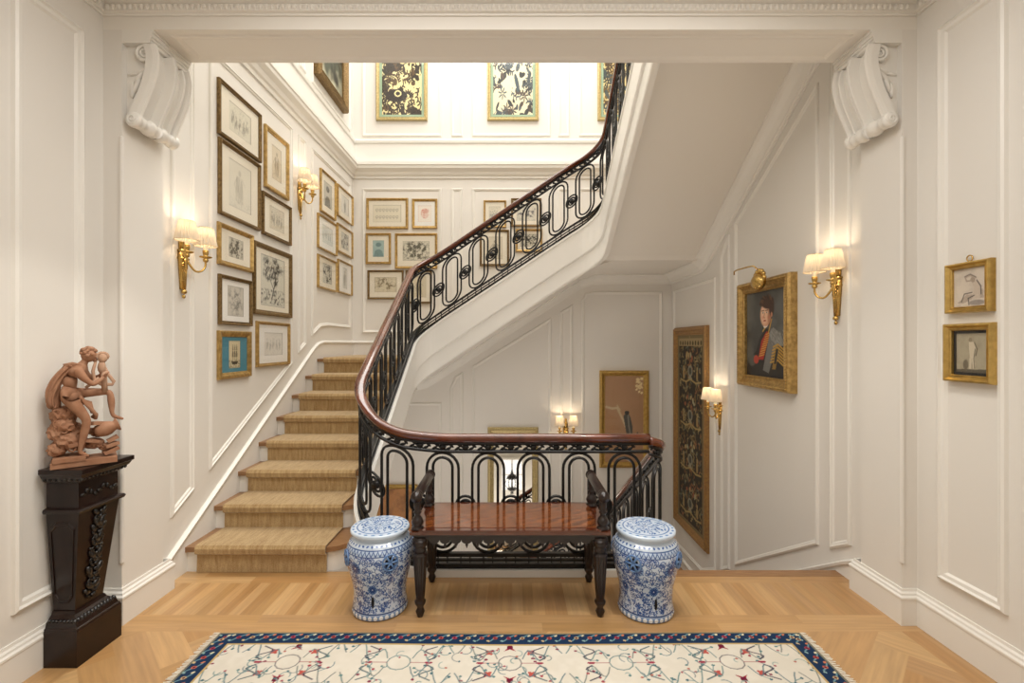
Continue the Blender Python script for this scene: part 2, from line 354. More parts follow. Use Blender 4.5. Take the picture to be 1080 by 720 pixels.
# ---- parquet
def clip(poly, x0, x1, y0, y1):
    for ax, lim, sg in ((0, x0, 1), (0, x1, -1), (1, y0, 1), (1, y1, -1)):
        out = []
        for i in range(len(poly)):
            a, b = poly[i-1], poly[i]; da, db = (a[ax]-lim)*sg, (b[ax]-lim)*sg
            if da >= 0: out.append(a)
            if da*db < 0:
                k = da/(da-db); out.append((a[0]+(b[0]-a[0])*k, a[1]+(b[1]-a[1])*k))
        poly = out
        if len(poly) < 3: return []
    return poly
def parquet():
    R = random.Random(5); V = []; F = []; UV = []; C = []
    cols = ['c49a68', 'bd935f', 'c9a06e', 'b98d5a', 'c29866', 'be9566', 'cda674']
    def add(poly, ang):
        if len(poly) < 3: return
        off = R.random()*50; c = H(R.choice(cols)); g = R.uniform(.86, .97); c = tuple(x*g for x in c)
        i = len(V); V.extend((x, y, 0) for x, y in poly); F.append(tuple(range(i, i+len(poly))))
        ca, sa = math.cos(ang), math.sin(ang)
        for x, y in poly: UV.append((x*ca+y*sa+off, -x*sa+y*ca+off)); C.append((*c, 1))
    def strip_x(x0, x1, y0, y1, wd):
        n = max(1, round((y1-y0)/wd))
        for k in range(n):
            a, b = y0+(y1-y0)*k/n, y0+(y1-y0)*(k+1)/n; x = x0-R.uniform(0, 1.2)
            while x < x1:
                L = R.uniform(.7, 1.5); add(clip([(x, a), (x+L, a), (x+L, b), (x, b)], x0, x1, y0, y1), 0); x += L
    def strip_y(x0, x1, y0, y1, wd, shear=0, one=False):
        x = x0-abs(shear)
        while x < x1+abs(shear):
            q = [(x, y0), (x+wd, y0), (x+wd+shear, y1), (x+shear, y1)]
            if one: add(clip(q, x0, x1, y0, y1), PI/2)
            else:
                y = y0-R.uniform(0, 1)
                while y < y1:
                    L = R.uniform(.7, 1.5); add(clip([(x, y), (x+wd, y), (x+wd, y+L), (x, y+L)], x0, x1, max(y, y0), y1), PI/2); y += L
            x += wd
    strip_x(XL, XR, 2.97, 3.12, .075)
    strip_y(XL, 0, 2.62, 2.97, .062, 0, True); strip_y(0, XR, 2.62, 2.97, .062, -.0, True)
    strip_x(XL, XR, 2.47, 2.62, .075)
    strip_y(XL, -2.03, -2.6, 2.47, .08); strip_y(2.03, XR, -2.6, 2.47, .08)
    # big herringbone field
    W, L = .135, .54; th = PI/4; c0 = (0, 2.47)
    for i in range(-40, 41):
        for j in range(-24, 25):
            for rect in (((0, 0), (L, 0), (L, W), (0, W)), ((0, W), (W, W), (W, W+L), (0, W+L))):
                # herringbone lattice
                ox = i*W + j*(L); oy = i*W - j*(L)
                poly = []
                for px, py in rect:
                    X, Y = px+ox, py+oy
                    poly.append((c0[0]+X*math.cos(th)-Y*math.sin(th), c0[1]+X*math.sin(th)+Y*math.cos(th)))
                cx = sum(p[0] for p in poly)/4; cy = sum(p[1] for p in poly)/4
                if abs(cx) > 2.6 or cy > 3 or cy < -3: continue
                ang = th if rect[1][0] == L else th+PI/2
                add(clip(poly, -2.03, 2.03, -2.6, 2.47), ang)
    me = bpy.data.meshes.new('floor'); me.from_pydata(V, [], F); me.update()
    uv = me.uv_layers.new(name='UVMap'); uv.data.foreach_set('uv', [c for p in UV for c in p])
    at = me.color_attributes.new('Col', 'FLOAT_COLOR', 'CORNER'); at.data.foreach_set('color', [x for c in C for x in c])
    m = bpy.data.materials.new('oak_parquet'); m.use_nodes = True; nt = m.node_tree; N = nt.nodes; K = nt.links
    b = N['Principled BSDF']; b.inputs['Roughness'].default_value = .3; b.inputs['Coat Weight'].default_value = .15
    a = N.new('ShaderNodeAttribute'); a.attribute_name = 'Col'; u = N.new('ShaderNodeUVMap'); u.uv_map = 'UVMap'
    mp = N.new('ShaderNodeMapping'); mp.inputs['Scale'].default_value = (3, 45, 1); K.new(u.outputs[0], mp.inputs[0])
    n = N.new('ShaderNodeTexNoise'); n.inputs['Scale'].default_value = 1; n.inputs['Detail'].default_value = 8; K.new(mp.outputs[0], n.inputs['Vector'])
    r = N.new('ShaderNodeMapRange'); r.inputs[1].default_value = .3; r.inputs[2].default_value = .7; r.inputs[3].default_value = .84; r.inputs[4].default_value = 1.08
    K.new(n.outputs[0], r.inputs[0])
    x = N.new('ShaderNodeVectorMath'); x.operation = 'SCALE'; K.new(a.outputs['Color'], x.inputs[0]); K.new(r.outputs[0], x.inputs['Scale'])
    K.new(x.outputs[0], b.inputs['Base Color'])
    me.materials.append(m); o = bpy.data.objects.new('floor', me); COL.objects.link(o); tag(o, kind='structure')
    bm = BM(); box(bm, XL, XR, -2.6, 3.118, -.3, -.003); s = obj('subfloor', bm, M_tread, o)
    bm = BM(); box(bm, 1.04, XS, 3.05, 3.135, -.035, .001); obj('nosing', bm, M_tread, o)
parquet()

# ---- baseboards
BASE = [(0, 0), (.022, 0), (.022, .135), (.026, .14), (.026, .15), (.018, .158), (.016, .168), (.008, .176), (.006, .19), (0, .19)]
def baseboard(name, path, sgn):
    bm = BM(); sweep(bm, path, [(sgn*a, b) for a, b in BASE]); struct(name, bm, M_trim)
baseboard('baseboard_left', [(XL, -2.6, 0), (XL, YF, 0), (-2.09, YF, 0), (-2.09, YB+.045, 0), (-XS, YB+.045, 0)], -1)
baseboard('baseboard_right', [(XR, -2.6, 0), (XR, YF, 0), (2.09, YF, 0), (2.09, YB+.045, 0), (XS, YB+.045, 0)], 1)
# ---- foyer cornice with dentil course
CORN = [(0, 0), (.01, 0), (.012, .008), (.03, .012), (.03, .048), (.05, .055), (.055, .085), (.09, .09), (.1, .11), (.14, .15), (.15, .17), (0, .17)]
bm = BM(); path = [(XL, -2.6, 3.25), (XL, YF, 3.25), (XR, YF, 3.25), (XR, -2.6, 3.25)]
sweep(bm, path, [(-a, b) for a, b in CORN])
struct('trim_cornice', bm, M_trim)
bm = BM(); x = XL+.05
while x < XR-.05:
    ball(bm, (x, YF-.032, 3.28), .013, (.85, .8, 1.2), 8); x += .03
y = YF-.06
while y > .6:
    for xx in (XL+.032, XR-.032): ball(bm, (xx, y, 3.28), .013, (.8, .85, 1.2), 8)
    y -= .03
struct('trim_egg_and_dart', bm, M_trim)

# ---- panel mouldings.  frames: (u,v,h)->xyz
FL = lambda u, v, h: (-XS+h, u, v)
FR = lambda u, v, h: (XS-h, u, v)
FB = lambda u, v, h: (u, BW-h, v)
rect = lambda a, b, c, d: [(a, c), (b, c), (b, d), (a, d)]
BIG = [(0, 0), (.005, .016), (.016, .022), (.024, .012), (.04, .010), (.05, .0)]
bm = BM()
fl = lambda u, v, h: (XL+h, u, v); fr = lambda u, v, h: (XR-h, u, v)
moulding(bm, rect(2.07, 2.42, .31, 3.1), fl, BIG); moulding(bm, rect(.2, 1.8, .31, 3.1), fl, BIG); moulding(bm, rect(-2.2, -.1, .31, 3.1), fl, BIG)
struct('trim_panels_left', bm, M_trim)
bm = BM()
moulding(bm, rect(2.07, 2.41, .31, 3.1), fr, BIG); moulding(bm, rect(.2, 1.8, .31, 3.1), fr, BIG); moulding(bm, rect(-2.2, -.1, .31, 3.1), fr, BIG)
struct('trim_panels_right', bm, M_trim)
bm = BM()
moulding(bm, [(2.98, .40), (3.2, .52), (3.2, 3.6), (2.98, 3.6)], FL)
moulding(bm, [(3.36, .60), (4.63, 1.31), (4.63, 3.6), (3.36, 3.6)], FL)
moulding(bm, [(4.76, 1.40), (4.93, 1.49), (4.93, 3.6), (4.76, 3.6)], FL)
moulding(bm, [(5.08, 1.58), (5.3, 1.68), (5.5, 1.7), (6.28, 1.7), (6.28, 3.6), (5.08, 3.6)], FL)
for a, b in ((1.0, 2.7), (3.0, 3.2), (3.36, 4.63), (4.78, 4.93), (5.08, 6.28)): moulding(bm, rect(a, b, 4.3, 6.9), FL)
struct('trim_panels_stair_left', bm, M_trim)
bm = BM()
cols = ((-2.02, -.95), (-.82, -.665), (-.54, .52), (.62, .775), (.9, 2.03))
for a, b in cols:
    za, zb_ = (1.64, 1.64) if b < -.9 else ((3.2, 3.2) if a > .8 else (2.13+.64*a, 2.13+.64*b))
    moulding(bm, [(a, za), (b, zb_), (b, 3.59), (a, 3.59)], FB); moulding(bm, rect(a, b, 4.29, 6.9), FB)
# below the flight
moulding(bm, rect(-2.02, -.95, -1.3, .70), FB)
moulding(bm, [(-.84, -2.4), (-.66, -2.4), (-.66, 1.12), (-.77, 1.05), (-.84, .9)], FB)
moulding(bm, [(-.54, -2.2), (.53, -2.0), (.53, 1.85), (-.54, 1.19)], FB)
moulding(bm, [(.645, -1.6), (.82, -1.5), (.82, 2.03), (.645, 1.92)], FB)
moulding(bm, [(.94, -1.4), (1.1, -1.12), (2.03, -1.12), (2.03, 2.2), (1.1, 2.2), (.99, 2.17), (.94, 2.08)], FB)
struct('trim_panels_stair_back', bm, M_trim)
bm = BM()
moulding(bm, [(3.0, .22), (3.2, .11), (3.2, 3.5), (3.0, 3.6)], FR)
moulding(bm, [(3.32, .09), (4.56, -.64), (4.56, 2.655), (3.32, 3.33)], FR)
moulding(bm, [(4.68, -.73), (4.87, -.84), (4.87, 2.38), (4.78, 2.5), (4.68, 2.58)], FR)
moulding(bm, [(5.0, -.90), (5.35, -1.08), (6.28, -1.12), (6.28, 2.2), (5.0, 2.2)], FR)
for a, b in ((1.0, 2.7), (3.0, 3.2), (3.36, 4.63), (4.78, 4.93), (5.08, 6.28)): moulding(bm, rect(a, b, 4.9, 6.9), FR)
struct('trim_panels_stair_right', bm, M_trim)
# upper cornice band and dado rail round the stair hall
bm = BM()
up = [(-XS, YB, 0), (-XS, BW, 0), (XS, BW, 0), (XS, YB, 0)]
sweep(bm, [(x, y, 3.72) for x, y, _ in up], [(-a, b) for a, b in [(0, 0), (.015, 0), (.02, .03), (.035, .045), (.05, .08), (.085, .12), (.09, .15), (.1, .16), (.1, .2), (.085, .205), (.03, .21), (.03, .46), (.045, .47), (.05, .5), (.03, .52), (0, .52)]])
struct('trim_stair_cornice', bm, M_trim)
# crown under the flights
crown = [(-2.15, BW, .98), (-1.3, BW, .98), (-1.14, BW, 1.02), (-1.0, BW, 1.1), (-.8, BW, 1.24), (.75, BW, 2.24), (.92, BW, 2.35), (1.1, BW, 2.41), (1.3, BW, 2.42), (XS, BW, 2.42),
         (XS, 5.35, 2.42), (XS, 5.2, 2.46), (XS, 5.05, 2.54), (XS, YB, 3.86)]
bm = BM(); sweep(bm, crown, [(-a, b) for a, b in [(0, 0), (.13, 0), (.13, -.015), (.10, -.025), (.06, -.055), (.035, -.09), (.03, -.105), (.015, -.11), (.012, -.125), (0, -.125)]])
struct('trim_soffit_crown', bm, M_trim)
# sloping stair skirtings with cap
CAP = [(0, -.34), (.012, -.34), (.012, -.035), (.024, -.03), (.028, -.012), (.018, -.004), (.01, .0), (0, 0)]
bm = BM()
sweep(bm, [(-XS, YB+.05, .13), (-XS, 2.99, .19), (-XS, 5.1, 1.45), (-XS, 5.22, 1.505), (-XS, 5.36, 1.53), (-XS, BW, 1.53), (-.99, BW, 1.53), (-.8, BW, 1.62), (1.0, BW, 2.85), (XS, BW, 2.86)], [(-a, b) for a, b in CAP])
struct('baseboard_stair_left', bm, M_trim)
bm = BM()
sweep(bm, [(XS, YB+.05, .19), (XS, 3.05, .11), (XS, 5.1, -1.12), (XS, 5.25, -1.18), (XS, 5.4, -1.2), (XS, BW, -1.2), (1.0, BW, -1.2), (-1.0, BW, -2.46), (-XS, BW, -2.47)], [(a, b) for a, b in CAP])
struct('baseboard_stair_right', bm, M_trim)
# window in the lower front wall, seen only in the mirror
bm = BM(); box(bm, -.2, .2, 3.034, 3.045, -1.5, -.88)
W1 = struct('window_1', bm, mat('window_daylight', 'ffffff', .5, emit='f4f6ff', es=.9))
bm = BM(); moulding(bm, rect(-.24, .24, -1.54, -.84), lambda u, v, h: (u, 3.032+h, v), [(0, 0), (0, .03), (.04, .03), (.04, 0)])
box(bm, -.012, .012, 3.045, 3.06, -1.5, -.88); box(bm, -.2, .2, 3.045, 3.06, -1.2, -1.18)
obj('window_frame', bm, M_trim, W1)

# ------------------------------------------------------------------ scroll corbels
def corbel():
    root = empty('scroll_corbel', (-2.09, (YF+YB)/2, 2.62), 0, 'white plaster scroll corbel carrying the left end of the beam', 'corbel', 'corbels of the opening')
    hw = .145
    S = [(.157, .49), (.166, .455), (.172, .41), (.165, .35), (.15, .29), (.128, .23), (.103, .17), (.083, .12), (.078, .085)]
    # denser curve
    P = []
    for i in range(len(S)-1):
        p0 = S[max(i-1, 0)]; p1 = S[i]; p2 = S[i+1]; p3 = S[min(i+2, len(S)-1)]
        for k in range(8):
            u = k/8; P.append(tuple(.5*((2*p1[d])+(-p0[d]+p2[d])*u+(2*p0[d]-5*p1[d]+4*p2[d]-p3[d])*u*u+(-p0[d]+3*p1[d]-3*p2[d]+p3[d])*u**3) for d in (0, 1)))
    P.append(S[-1])
    prof = [(-1, -.006), (-.97, .006), (-.88, .008), (-.83, .0), (-.80, -.012), (-.74, -.004), (-.68, -.006), (-.62, -.02), (-.4, -.028), (-.2, -.018), (-.13, .0), (-.1, .008), (-.05, .01), (0, .002), (.05, .01), (.1, .008), (.13, 0), (.2, -.018), (.4, -.028), (.62, -.02), (.68, -.006), (.74, -.004), (.80, -.012), (.83, 0), (.88, .008), (.97, .006), (1, -.006)]
    bm = BM(); rows = []
    for i, (x, z) in enumerate(P):
        a = P[max(i-1, 0)]; b = P[min(i+1, len(P)-1)]; tx, tz = b[0]-a[0], b[1]-a[1]; l = math.hypot(tx, tz); nx, nz = tz/l*-1, tx/l
        rows.append([bm.verts.new((x+nx*d*1.9, y*hw, z+nz*d*1.9)) for y, d in prof])
    inner = [[bm.verts.new((max(.002, x-.05), y*hw, z)) for y in (-1, 1)] for x, z in P]
    for r0, r1, i0, i1 in zip(rows, rows[1:], inner, inner[1:]):
        for k in range(len(prof)-1): bm.faces.new((r0[k], r0[k+1], r1[k+1], r1[k]))
        bm.faces.new((r0[0], r1[0], i1[0], i0[0])); bm.faces.new((r0[-1], i0[1], i1[1], r1[-1]))
    obj('scroll_face', bm, M_trim, root)
    # cheek infill (recessed), volute spirals, leaf
    bm = BM()
    poly = [(x-.03, z) for x, z in P]+[(0, .085), (0, .49)]
    prism(bm, poly, lambda u, v, d: (u, d, v), -hw+.028, hw-.028)
    obj('corbel_body', bm, M_trim, root)
    bm = BM()
    for s in (-1, 1):
        bm = BM()
        for cx, cz, R0, turns in ((.105, .45, .05, 2.4),):
            pts = [(cx+R0*(1-k/60*.92)*math.cos(.9-k/60*turns*2*PI), s*(hw-.012), cz+R0*(1-k/60*.92)*math.sin(.9-k/60*turns*2*PI)) for k in range(60)]
            tube(bm, pts, [.011*(1-k/90) for k in range(60)], 8)
        lathe(bm, [(.052, -.001), (.05, .006), (.0, .008)] if s > 0 else [(.052, .001), (.05, -.006), (.0, -.008)], (.105, s*(hw-.022), .45), 20, Matrix.Rotation(-PI/2, 4, 'X'))
        obj('volute', bm, M_trim, root, True)
    for s in (-1, 1):
        bm = BM()
        for (x, z, a, l) in ((.09, .36, .5, .045), (.075, .32, .9, .05), (.06, .28, 1.2, .05), (.04, .34, .2, .035), (.035, .25, 1.5, .045)):
            ball(bm, (x, s*(hw-.024), z), l, (1, .28, .30), 10, Matrix.Rotation(-a, 4, 'Y'))
        obj('acanthus_leaf', bm, M_trim, root, True)
    # bottom roll, turned
    bm = BM()
    pr = [(.0, -.16), (.028, -.16), (.034, -.15), (.034, -.135), (.026, -.125), (.03, -.115), (.03, -.1), (.022, -.09), (.03, -.07), (.036, -.05), (.036, -.03), (.028, -.02), (.034, -.01), (.034, .01)]
    pr += [(r, -z) for r, z in pr[::-1][1:]]
    pr = [(r*1.2 if r else .001, z) for r, z in pr]
    lathe(bm, pr, (.06, 0, .08), 20, Matrix.Rotation(-PI/2, 4, 'X'))
    for s in (-1, 1):
        pts = [(.06+.028*(1-k/40*.95)*math.cos(-k/40*3.6*PI), s*.161, .08+.028*(1-k/40*.95)*math.sin(-k/40*3.6*PI)) for k in range(40)]
        tube(bm, pts, .0045, 6)
    obj('bottom_roll', bm, M_trim, root, True)
    bm = BM()
    for z0, z1, d in ((.49, .51, .0), (.51, .525, .006), (.525, .545, .012), (.545, .56, .02)):
        box(bm, 0, .16+d-.012, -.15+.0, .15, z0, z1)
    obj('abacus', bm, M_trim, root)
    return root
cb = corbel(); cb2 = copy_tree(cb); cb2.location = (2.09, (YF+YB)/2, 2.62); cb2.rotation_euler = (0, 0, PI)
cb2['label'] = 'white plaster scroll corbel carrying the right end of the beam'

# ------------------------------------------------------------------ staircase
RS = .1663; G = .3
def lathe_poly(cx, cy, r, a0, a1, n=10): return [(cx+r*math.cos(a0+(a1-a0)*k/n), cy+r*math.sin(a0+(a1-a0)*k/n)) for k in range(n+1)]
ST = empty('staircase', (-1.6, 3.1, 0), 0, 'white staircase with oak treads climbing round the open well to the upper floor', 'staircase')
def pobj(name, bm, m, par, smooth=False):
    if par.get('category') == 'staircase':
        for v in bm.verts: v.co.x = max(-XS+.004, min(XS-.004, v.co.x)); v.co.y = min(BW-.004, v.co.y)
    o = obj(name, bm, m, par, smooth); o.matrix_parent_inverse = Matrix.Translation(-par.location) if not par.rotation_euler.z else Matrix.Identity(4); return o
flat = lambda u, v, d: (u, v, d)
for k in range(1, 9):
    y = 3.1+G*(k-1); z = RS*k; xr = -1.1
    if k <= 2:
        r = .16; xr = -1.075 if k == 1 else -1.09
        fr_ = [(-XS, y)]+lathe_poly(xr-r, y+r, r, -PI/2, 0)+[(xr, y+G+.05), (-XS, y+G+.05)]
        frr = [(-XS, y+.025)]+lathe_poly(xr-r, y+r, r-.025, -PI/2, 0)+[(xr-.025, y+G+.05), (-XS, y+G+.05)]
    elif k == 8:
        fr_ = [(-XS, y), (xr, y), (xr, 5.32), (-1.05, 5.32), (-1.05, BW), (-XS, BW)]; frr = [(-XS, y+.025), (xr, y+.025), (xr, y+.05), (-XS, y+.05)]
    else:
        fr_ = [(-XS, y), (xr, y), (xr, y+G+.03), (-XS, y+G+.03)]; frr = [(-XS, y+.025), (xr, y+.025), (xr, y+.05), (-XS, y+.05)]
    bm = BM(); prism(bm, fr_, flat, z-.032, z); pobj('tread', bm, M_tread, ST)
    bm = BM(); prism(bm, frr, flat, z-RS+.001 if k > 1 else 0.001, z-.032); pobj('riser', bm, M_trim, ST)
for k in range(9, 16):
    x = -1.05+G*(k-9); z = RS*k
    pobj('tread', bx(x, x+G+.03, 5.3, BW, z-.032, z), M_tread, ST); pobj('riser', bx(x+.02, x+.045, 5.3, BW, z-RS, z-.032), M_trim, ST)
pobj('tread', bx(1.05, XS, 5.2, BW, RS*16-.032, RS*16), M_tread, ST); pobj('riser', bx(1.07, 1.095, 5.3, BW, RS*15, RS*16-.032), M_trim, ST)
for k in range(17, 25):
    y = 5.2-G*(k-17); z = RS*k; y1 = y-G-.03 if k < 24 else YB
    pobj('tread', bx(1.04, XS, y1, y, z-.032, z), M_tread, ST); pobj('riser', bx(1.04, XS, y-.045, y-.02, z-RS, z-.032), M_trim, ST)
# plaster undersides (solid bodies)
bm = BM()
prism(bm, [(3.45, .02), (5.0, .92), (5.2, .98), (5.3, .98), (5.3, 1.12), (5.2, 1.12), (3.45, .15)], lambda u, v, d: (d, u, v), -XS, -1.06)
pobj('soffit', bm, M_soff, ST)
bm = BM()
prism(bm, [(-XS, .98), (-1.3, .98), (-1.14, 1.02), (-1.0, 1.1), (-.8, 1.24), (.75, 2.24), (.92, 2.35), (1.1, 2.41), (1.3, 2.42), (XS, 2.42), (XS, 2.6), (1.2, 2.6), (1.1, 2.5), (-.98, 1.3), (-XS, 1.29)], lambda u, v, d: (u, d, v), 5.25, BW)
pobj('soffit', bm, M_soff, ST)
bm = BM()
prism(bm, [(5.25, 2.42), (5.2, 2.46), (5.05, 2.54), (YB+.005, 3.857), (YB+.005, 3.9), (5.25, 2.58)], lambda u, v, d: (d, u, v), 1.0, XS)
pobj('soffit', bm, M_soff, ST)

# the curved line of the balustrade
def arc(c, r, a0, a1, n=9): return [(c[0]+r*math.cos(a0+(a1-a0)*k/n), c[1]+r*math.sin(a0+(a1-a0)*k/n)) for k in range(n+1)]
class Path:
    def __init__(s, plan, zb, zr):
        # densify
        P = [plan[0]]
        for q in plan[1:]:
            d = math.dist(P[-1], q); n = max(1, int(d/.05)); p = P[-1]
            P += [(p[0]+(q[0]-p[0])*k/n, p[1]+(q[1]-p[1])*k/n) for k in range(1, n+1)]
        s.P = np.array(P); s.S = np.concatenate([[0], np.cumsum(np.hypot(*np.diff(s.P, axis=0).T))]); s.L = s.S[-1]
        def key(K, w):
            ks = [s.S[np.argmin(np.hypot(s.P[:, 0]-k[0], s.P[:, 1]-k[1]))] for k in K]; vs = [k[2] for k in K]
            q = np.linspace(-w, w, 13); return np.mean([np.interp(s.S+d, ks, vs) + np.where(s.S+d < ks[0], (s.S+d-ks[0])*0, 0) for d in q], axis=0)
        s.ZB = key(zb, .13); s.ZR = key(zr, .13)
    def at(s, q):
        return float(np.interp(q, s.S, s.P[:, 0])), float(np.interp(q, s.S, s.P[:, 1]))
    def b(s, q): return float(np.interp(q, s.S, s.ZB))
    def r(s, q): return float(np.interp(q, s.S, s.ZR))
    def nrm(s, q):
        a = s.at(max(0, q-.02)); b = s.at(min(s.L, q+.02)); v = Vector((b[0]-a[0], b[1]-a[1])).normalized(); return Vector((-v.y, v.x, 0)), Vector((v.x, v.y, 0))
    def line(s, z, dz, q0=0, q1=None):
        Z = s.ZB if z == 'b' else s.ZR; q1 = s.L if q1 is None else q1
        return [(s.P[i, 0], s.P[i, 1], Z[i]+dz) for i in range(len(s.S)) if q0-1e-6 <= s.S[i] <= q1+1e-6]
r = .26
planA = [(.89, WY0), (-.8, WY0)]+arc((-.8, WY0+r), r, -PI/2, -PI)[1:]+[(WX0, WY1-r)]+arc((-.8, WY1-r), r, PI, PI/2)[1:]+[(.73, WY1)]+arc((.73, WY1-r), r, PI/2, 0)[1:]+[(WX1, WY0)]
A = Path(planA,
         [(.89, WY0, .045), (-.6, WY0, .045), (-.82, WY0, .10), (-1.06, 3.34, .48), (-1.06, 4.99, 1.47), (-.8, 5.25, 1.75), (.73, 5.25, 2.76), (.99, 4.99, 2.98), (.99, WY0, 4.1)],
         [(.89, WY0, .915), (-.5, WY0, .915), (-.8, WY0, .955), (-1.06, 3.34, 1.28), (-1.06, 4.99, 2.28), (-.8, 5.25, 2.51), (.73, 5.25, 3.54), (.99, 4.99, 3.75), (.99, WY0, 4.88)])
rb = .1
planB = arc((WX1-rb, WY0+rb), rb, -PI/2, 0)+[(WX1, WY1-r)]+arc((.73, WY1-r), r, 0, PI/2)[1:]+[(WX0, WY1)]
Bp = Path(planB,
          [(.89, WY0, .045), (.99, 3.2, .0), (.99, 4.99, -1.08), (.73, 5.25, -1.3), (WX0, WY1, -2.5)],
          [(.89, WY0, .915), (.99, 3.2, .84), (.99, 4.99, -.26), (.73, 5.25, -.5), (WX0, WY1, -1.7)])
# string (apron) boards
STR = [(-.045, 0), (-.045, -.022), (-.035, -.03), (-.035, -.31), (-.028, -.325), (-.014, -.33), (-.014, -.5), (-.008, -.52), (.04, -.52), (.04, 0)]
def string(P, q0, q1, par, sg, prof=STR):
    bm = BM(); sweep(bm, P.line('b', 0, q0, q1), [(sg*a, b) for a, b in prof]); return pobj('string_board', bm, M_trim, par, False)
qa = A.S[np.argmin(np.hypot(A.P[:, 0]+.8, A.P[:, 1]-WY0))]
string(A, 0, A.L, ST, 1)

# descending flight
DS = empty('descending_staircase', (1.6, 3.4, -.166), 0, 'staircase descending along the right wall below the landing edge', 'staircase')
for k in range(1, 9):
    y = 3.12+G*(k-1); z = -RS*k; y1 = y+G+.03 if k < 8 else BW
    pobj('tread', bx(1.05, XS, y, y1, z-.032, z), M_tread, DS); pobj('riser', bx(1.05, XS, y-.02, y, z, z+RS-.032), M_trim, DS)
for k in range(9, 16):
    x = 1.05-G*(k-9); z = -RS*k
    pobj('tread', bx(x-G-.03, x, 5.3, BW, z-.032, z), M_tread, DS); pobj('riser', bx(x, x+.02, 5.3, BW, z, z+RS-.032), M_trim, DS)
string(Bp, .0, Bp.L, DS, -1)

# the scroll balustrades
SP = .295
RAILP = [(-.034, -.012), (-.036, -.03), (-.028, -.045), (-.022, -.055), (.022, -.055), (.028, -.045), (.036, -.03), (.034, -.012), (.02, -.003), (0, 0), (-.02, -.003)]
def bar(P, q0, q1, z, dz, hh, hw, bm): sweep(bm, P.line(z, dz, q0, q1), [(-hw, -hh), (hw, -hh), (hw, hh), (-hw, hh)])
def rosette(bm, c, n, tdir, R):
    """flower disc lying in the vertical plane of the balustrade"""
    up = Vector((0, 0, 1)); C0 = Vector(c)
    for sgn in (-1, 1):
        ctr = bm.verts.new(C0+n*sgn*.016); ring = []
        for k in range(16):
            a = 2*PI*k/16; rr = R*(1 if k % 2 == 0 else .78); ring.append(bm.verts.new(C0+tdir*math.cos(a)*rr+up*math.sin(a)*rr+n*sgn*(.008 if k % 2 else .012)))
        for k in range(16): bm.faces.new((ctr, ring[k], ring[(k+1) % 16]))
        if sgn == -1: r0 = ring
        else:
            for k in range(16): bm.faces.new((r0[k], r0[(k+1) % 16], ring[(k+1) % 16], ring[k]))
def balustrade(P, root, q_start, q_end, phase, rosette_last=True):
    bm = BM(); sweep(bm, P.line('r', 0), RAILP); hr = pobj('handrail', bm, M_rail, root, True)
    bm = BM()
    bar(P, 0, P.L, 'r', -.064, .009, .016, bm); bar(P, 0, P.L, 'r', -.117, .009, .013, bm)
    q = phase-SP/2
    def pt(q, z): x, y = P.at(q); return Vector((x, y, z))
    k = 0
    while q < P.L-.03:
        if q > .03:
            n, td = P.nrm(q); zc = P.r(q)-.089
            rosette(bm, pt(q, zc), n, td, .024)
            for s in (-1, 1):       # leaf scrolls either side
                sl = (P.r(min(P.L, q+.02))-P.r(max(0, q-.02)))/.04
                for dx, dz, l, a in ((.036, .011, .023, .5), (.054, -.010, .022, -.6), (.03, -.015, .017, .2)):
                    qq = q+s*dx
                    if not (0 < qq < P.L): continue
                    R = Matrix((( *td, 0), (*n, 0), (0, 0, 1, 0), (0, 0, 0, 1))).transposed()
                    ball(bm, pt(qq, P.r(qq)-.089+dz*s), l, (1, .35, .42), 6, R @ Matrix.Rotation(-a*s-math.atan(sl), 4, 'Y'))
        q += SP/2
    pobj('frieze', bm, M_iron, root, True)
    bm = BM()
    bar(P, 0, P.L, 'b', .086, .012, .016, bm); bar(P, 0, P.L, 'b', .052, .0075, .012, bm); bar(P, 0, P.L, 'b', .016, .015, .018, bm)
    q = phase-SP/2
    while q < P.L:
        for d in (-.03, .03):
            if .02 < q+d < P.L-.02:
                x, y = P.at(q+d); zb = P.b(q+d); tube(bm, [(x, y, zb+.01), (x, y, zb+.09)], .005, 5)
        q += SP/2
    pobj('base_rail', bm, M_iron, root)
    # ovals
    def mp(q, v):   # v 0..1 between base and frieze
        q = min(max(q, 0.0), P.L); x, y = P.at(q); return Vector((x, y, (P.b(q)+.096)*(1-v)+(P.r(q)-.122)*v))
    q = phase
    while q < q_end:
        if q >= q_start:
            bm = BM()
            hgt = (P.r(q)-.122)-(P.b(q)+.096)
            for hw, mg in ((.103, 0.004), (.063, .036)):
                R0 = hw; pts = []
                vt = 1-(mg+R0)/hgt; vb = (mg+R0)/hgt
                for k in range(13): a = PI*k/12; pts.append(mp(q+R0*math.cos(a), vt+R0*math.sin(a)/hgt))
                for k in range(1, 4): pts.append(mp(q-R0, vt+(vb-vt)*k/4))
                for k in range(13): a = PI+PI*k/12; pts.append(mp(q+R0*math.cos(a), vb+R0*math.sin(a)/hgt))
                for k in range(1, 4): pts.append(mp(q+R0, vb+(vt-vb)*k/4))
                tube(bm, pts, .0098, 6, True)
            o = pobj('baluster_scroll', bm, M_iron, root, True)
            # link ring and rosette towards the next oval
            qm = q+SP/2
            if qm < P.L-.02:
                hm = (P.r(qm)-.122)-(P.b(qm)+.096)
                bm = BM()
                for R0 in (.062, .036):
                    tube(bm, [mp(qm+R0*math.cos(2*PI*k/20), .47+R0*math.sin(2*PI*k/20)/hm) for k in range(20)], .009, 6, True)
                n, td = P.nrm(qm); rosette(bm, mp(qm, .47), n, td, .032)
                c = obj('rosette', bm, M_iron, o, True); c.matrix_parent_inverse = o.matrix_parent_inverse @ Matrix()
                c.matrix_parent_inverse = Matrix.Identity(4)
        q += SP
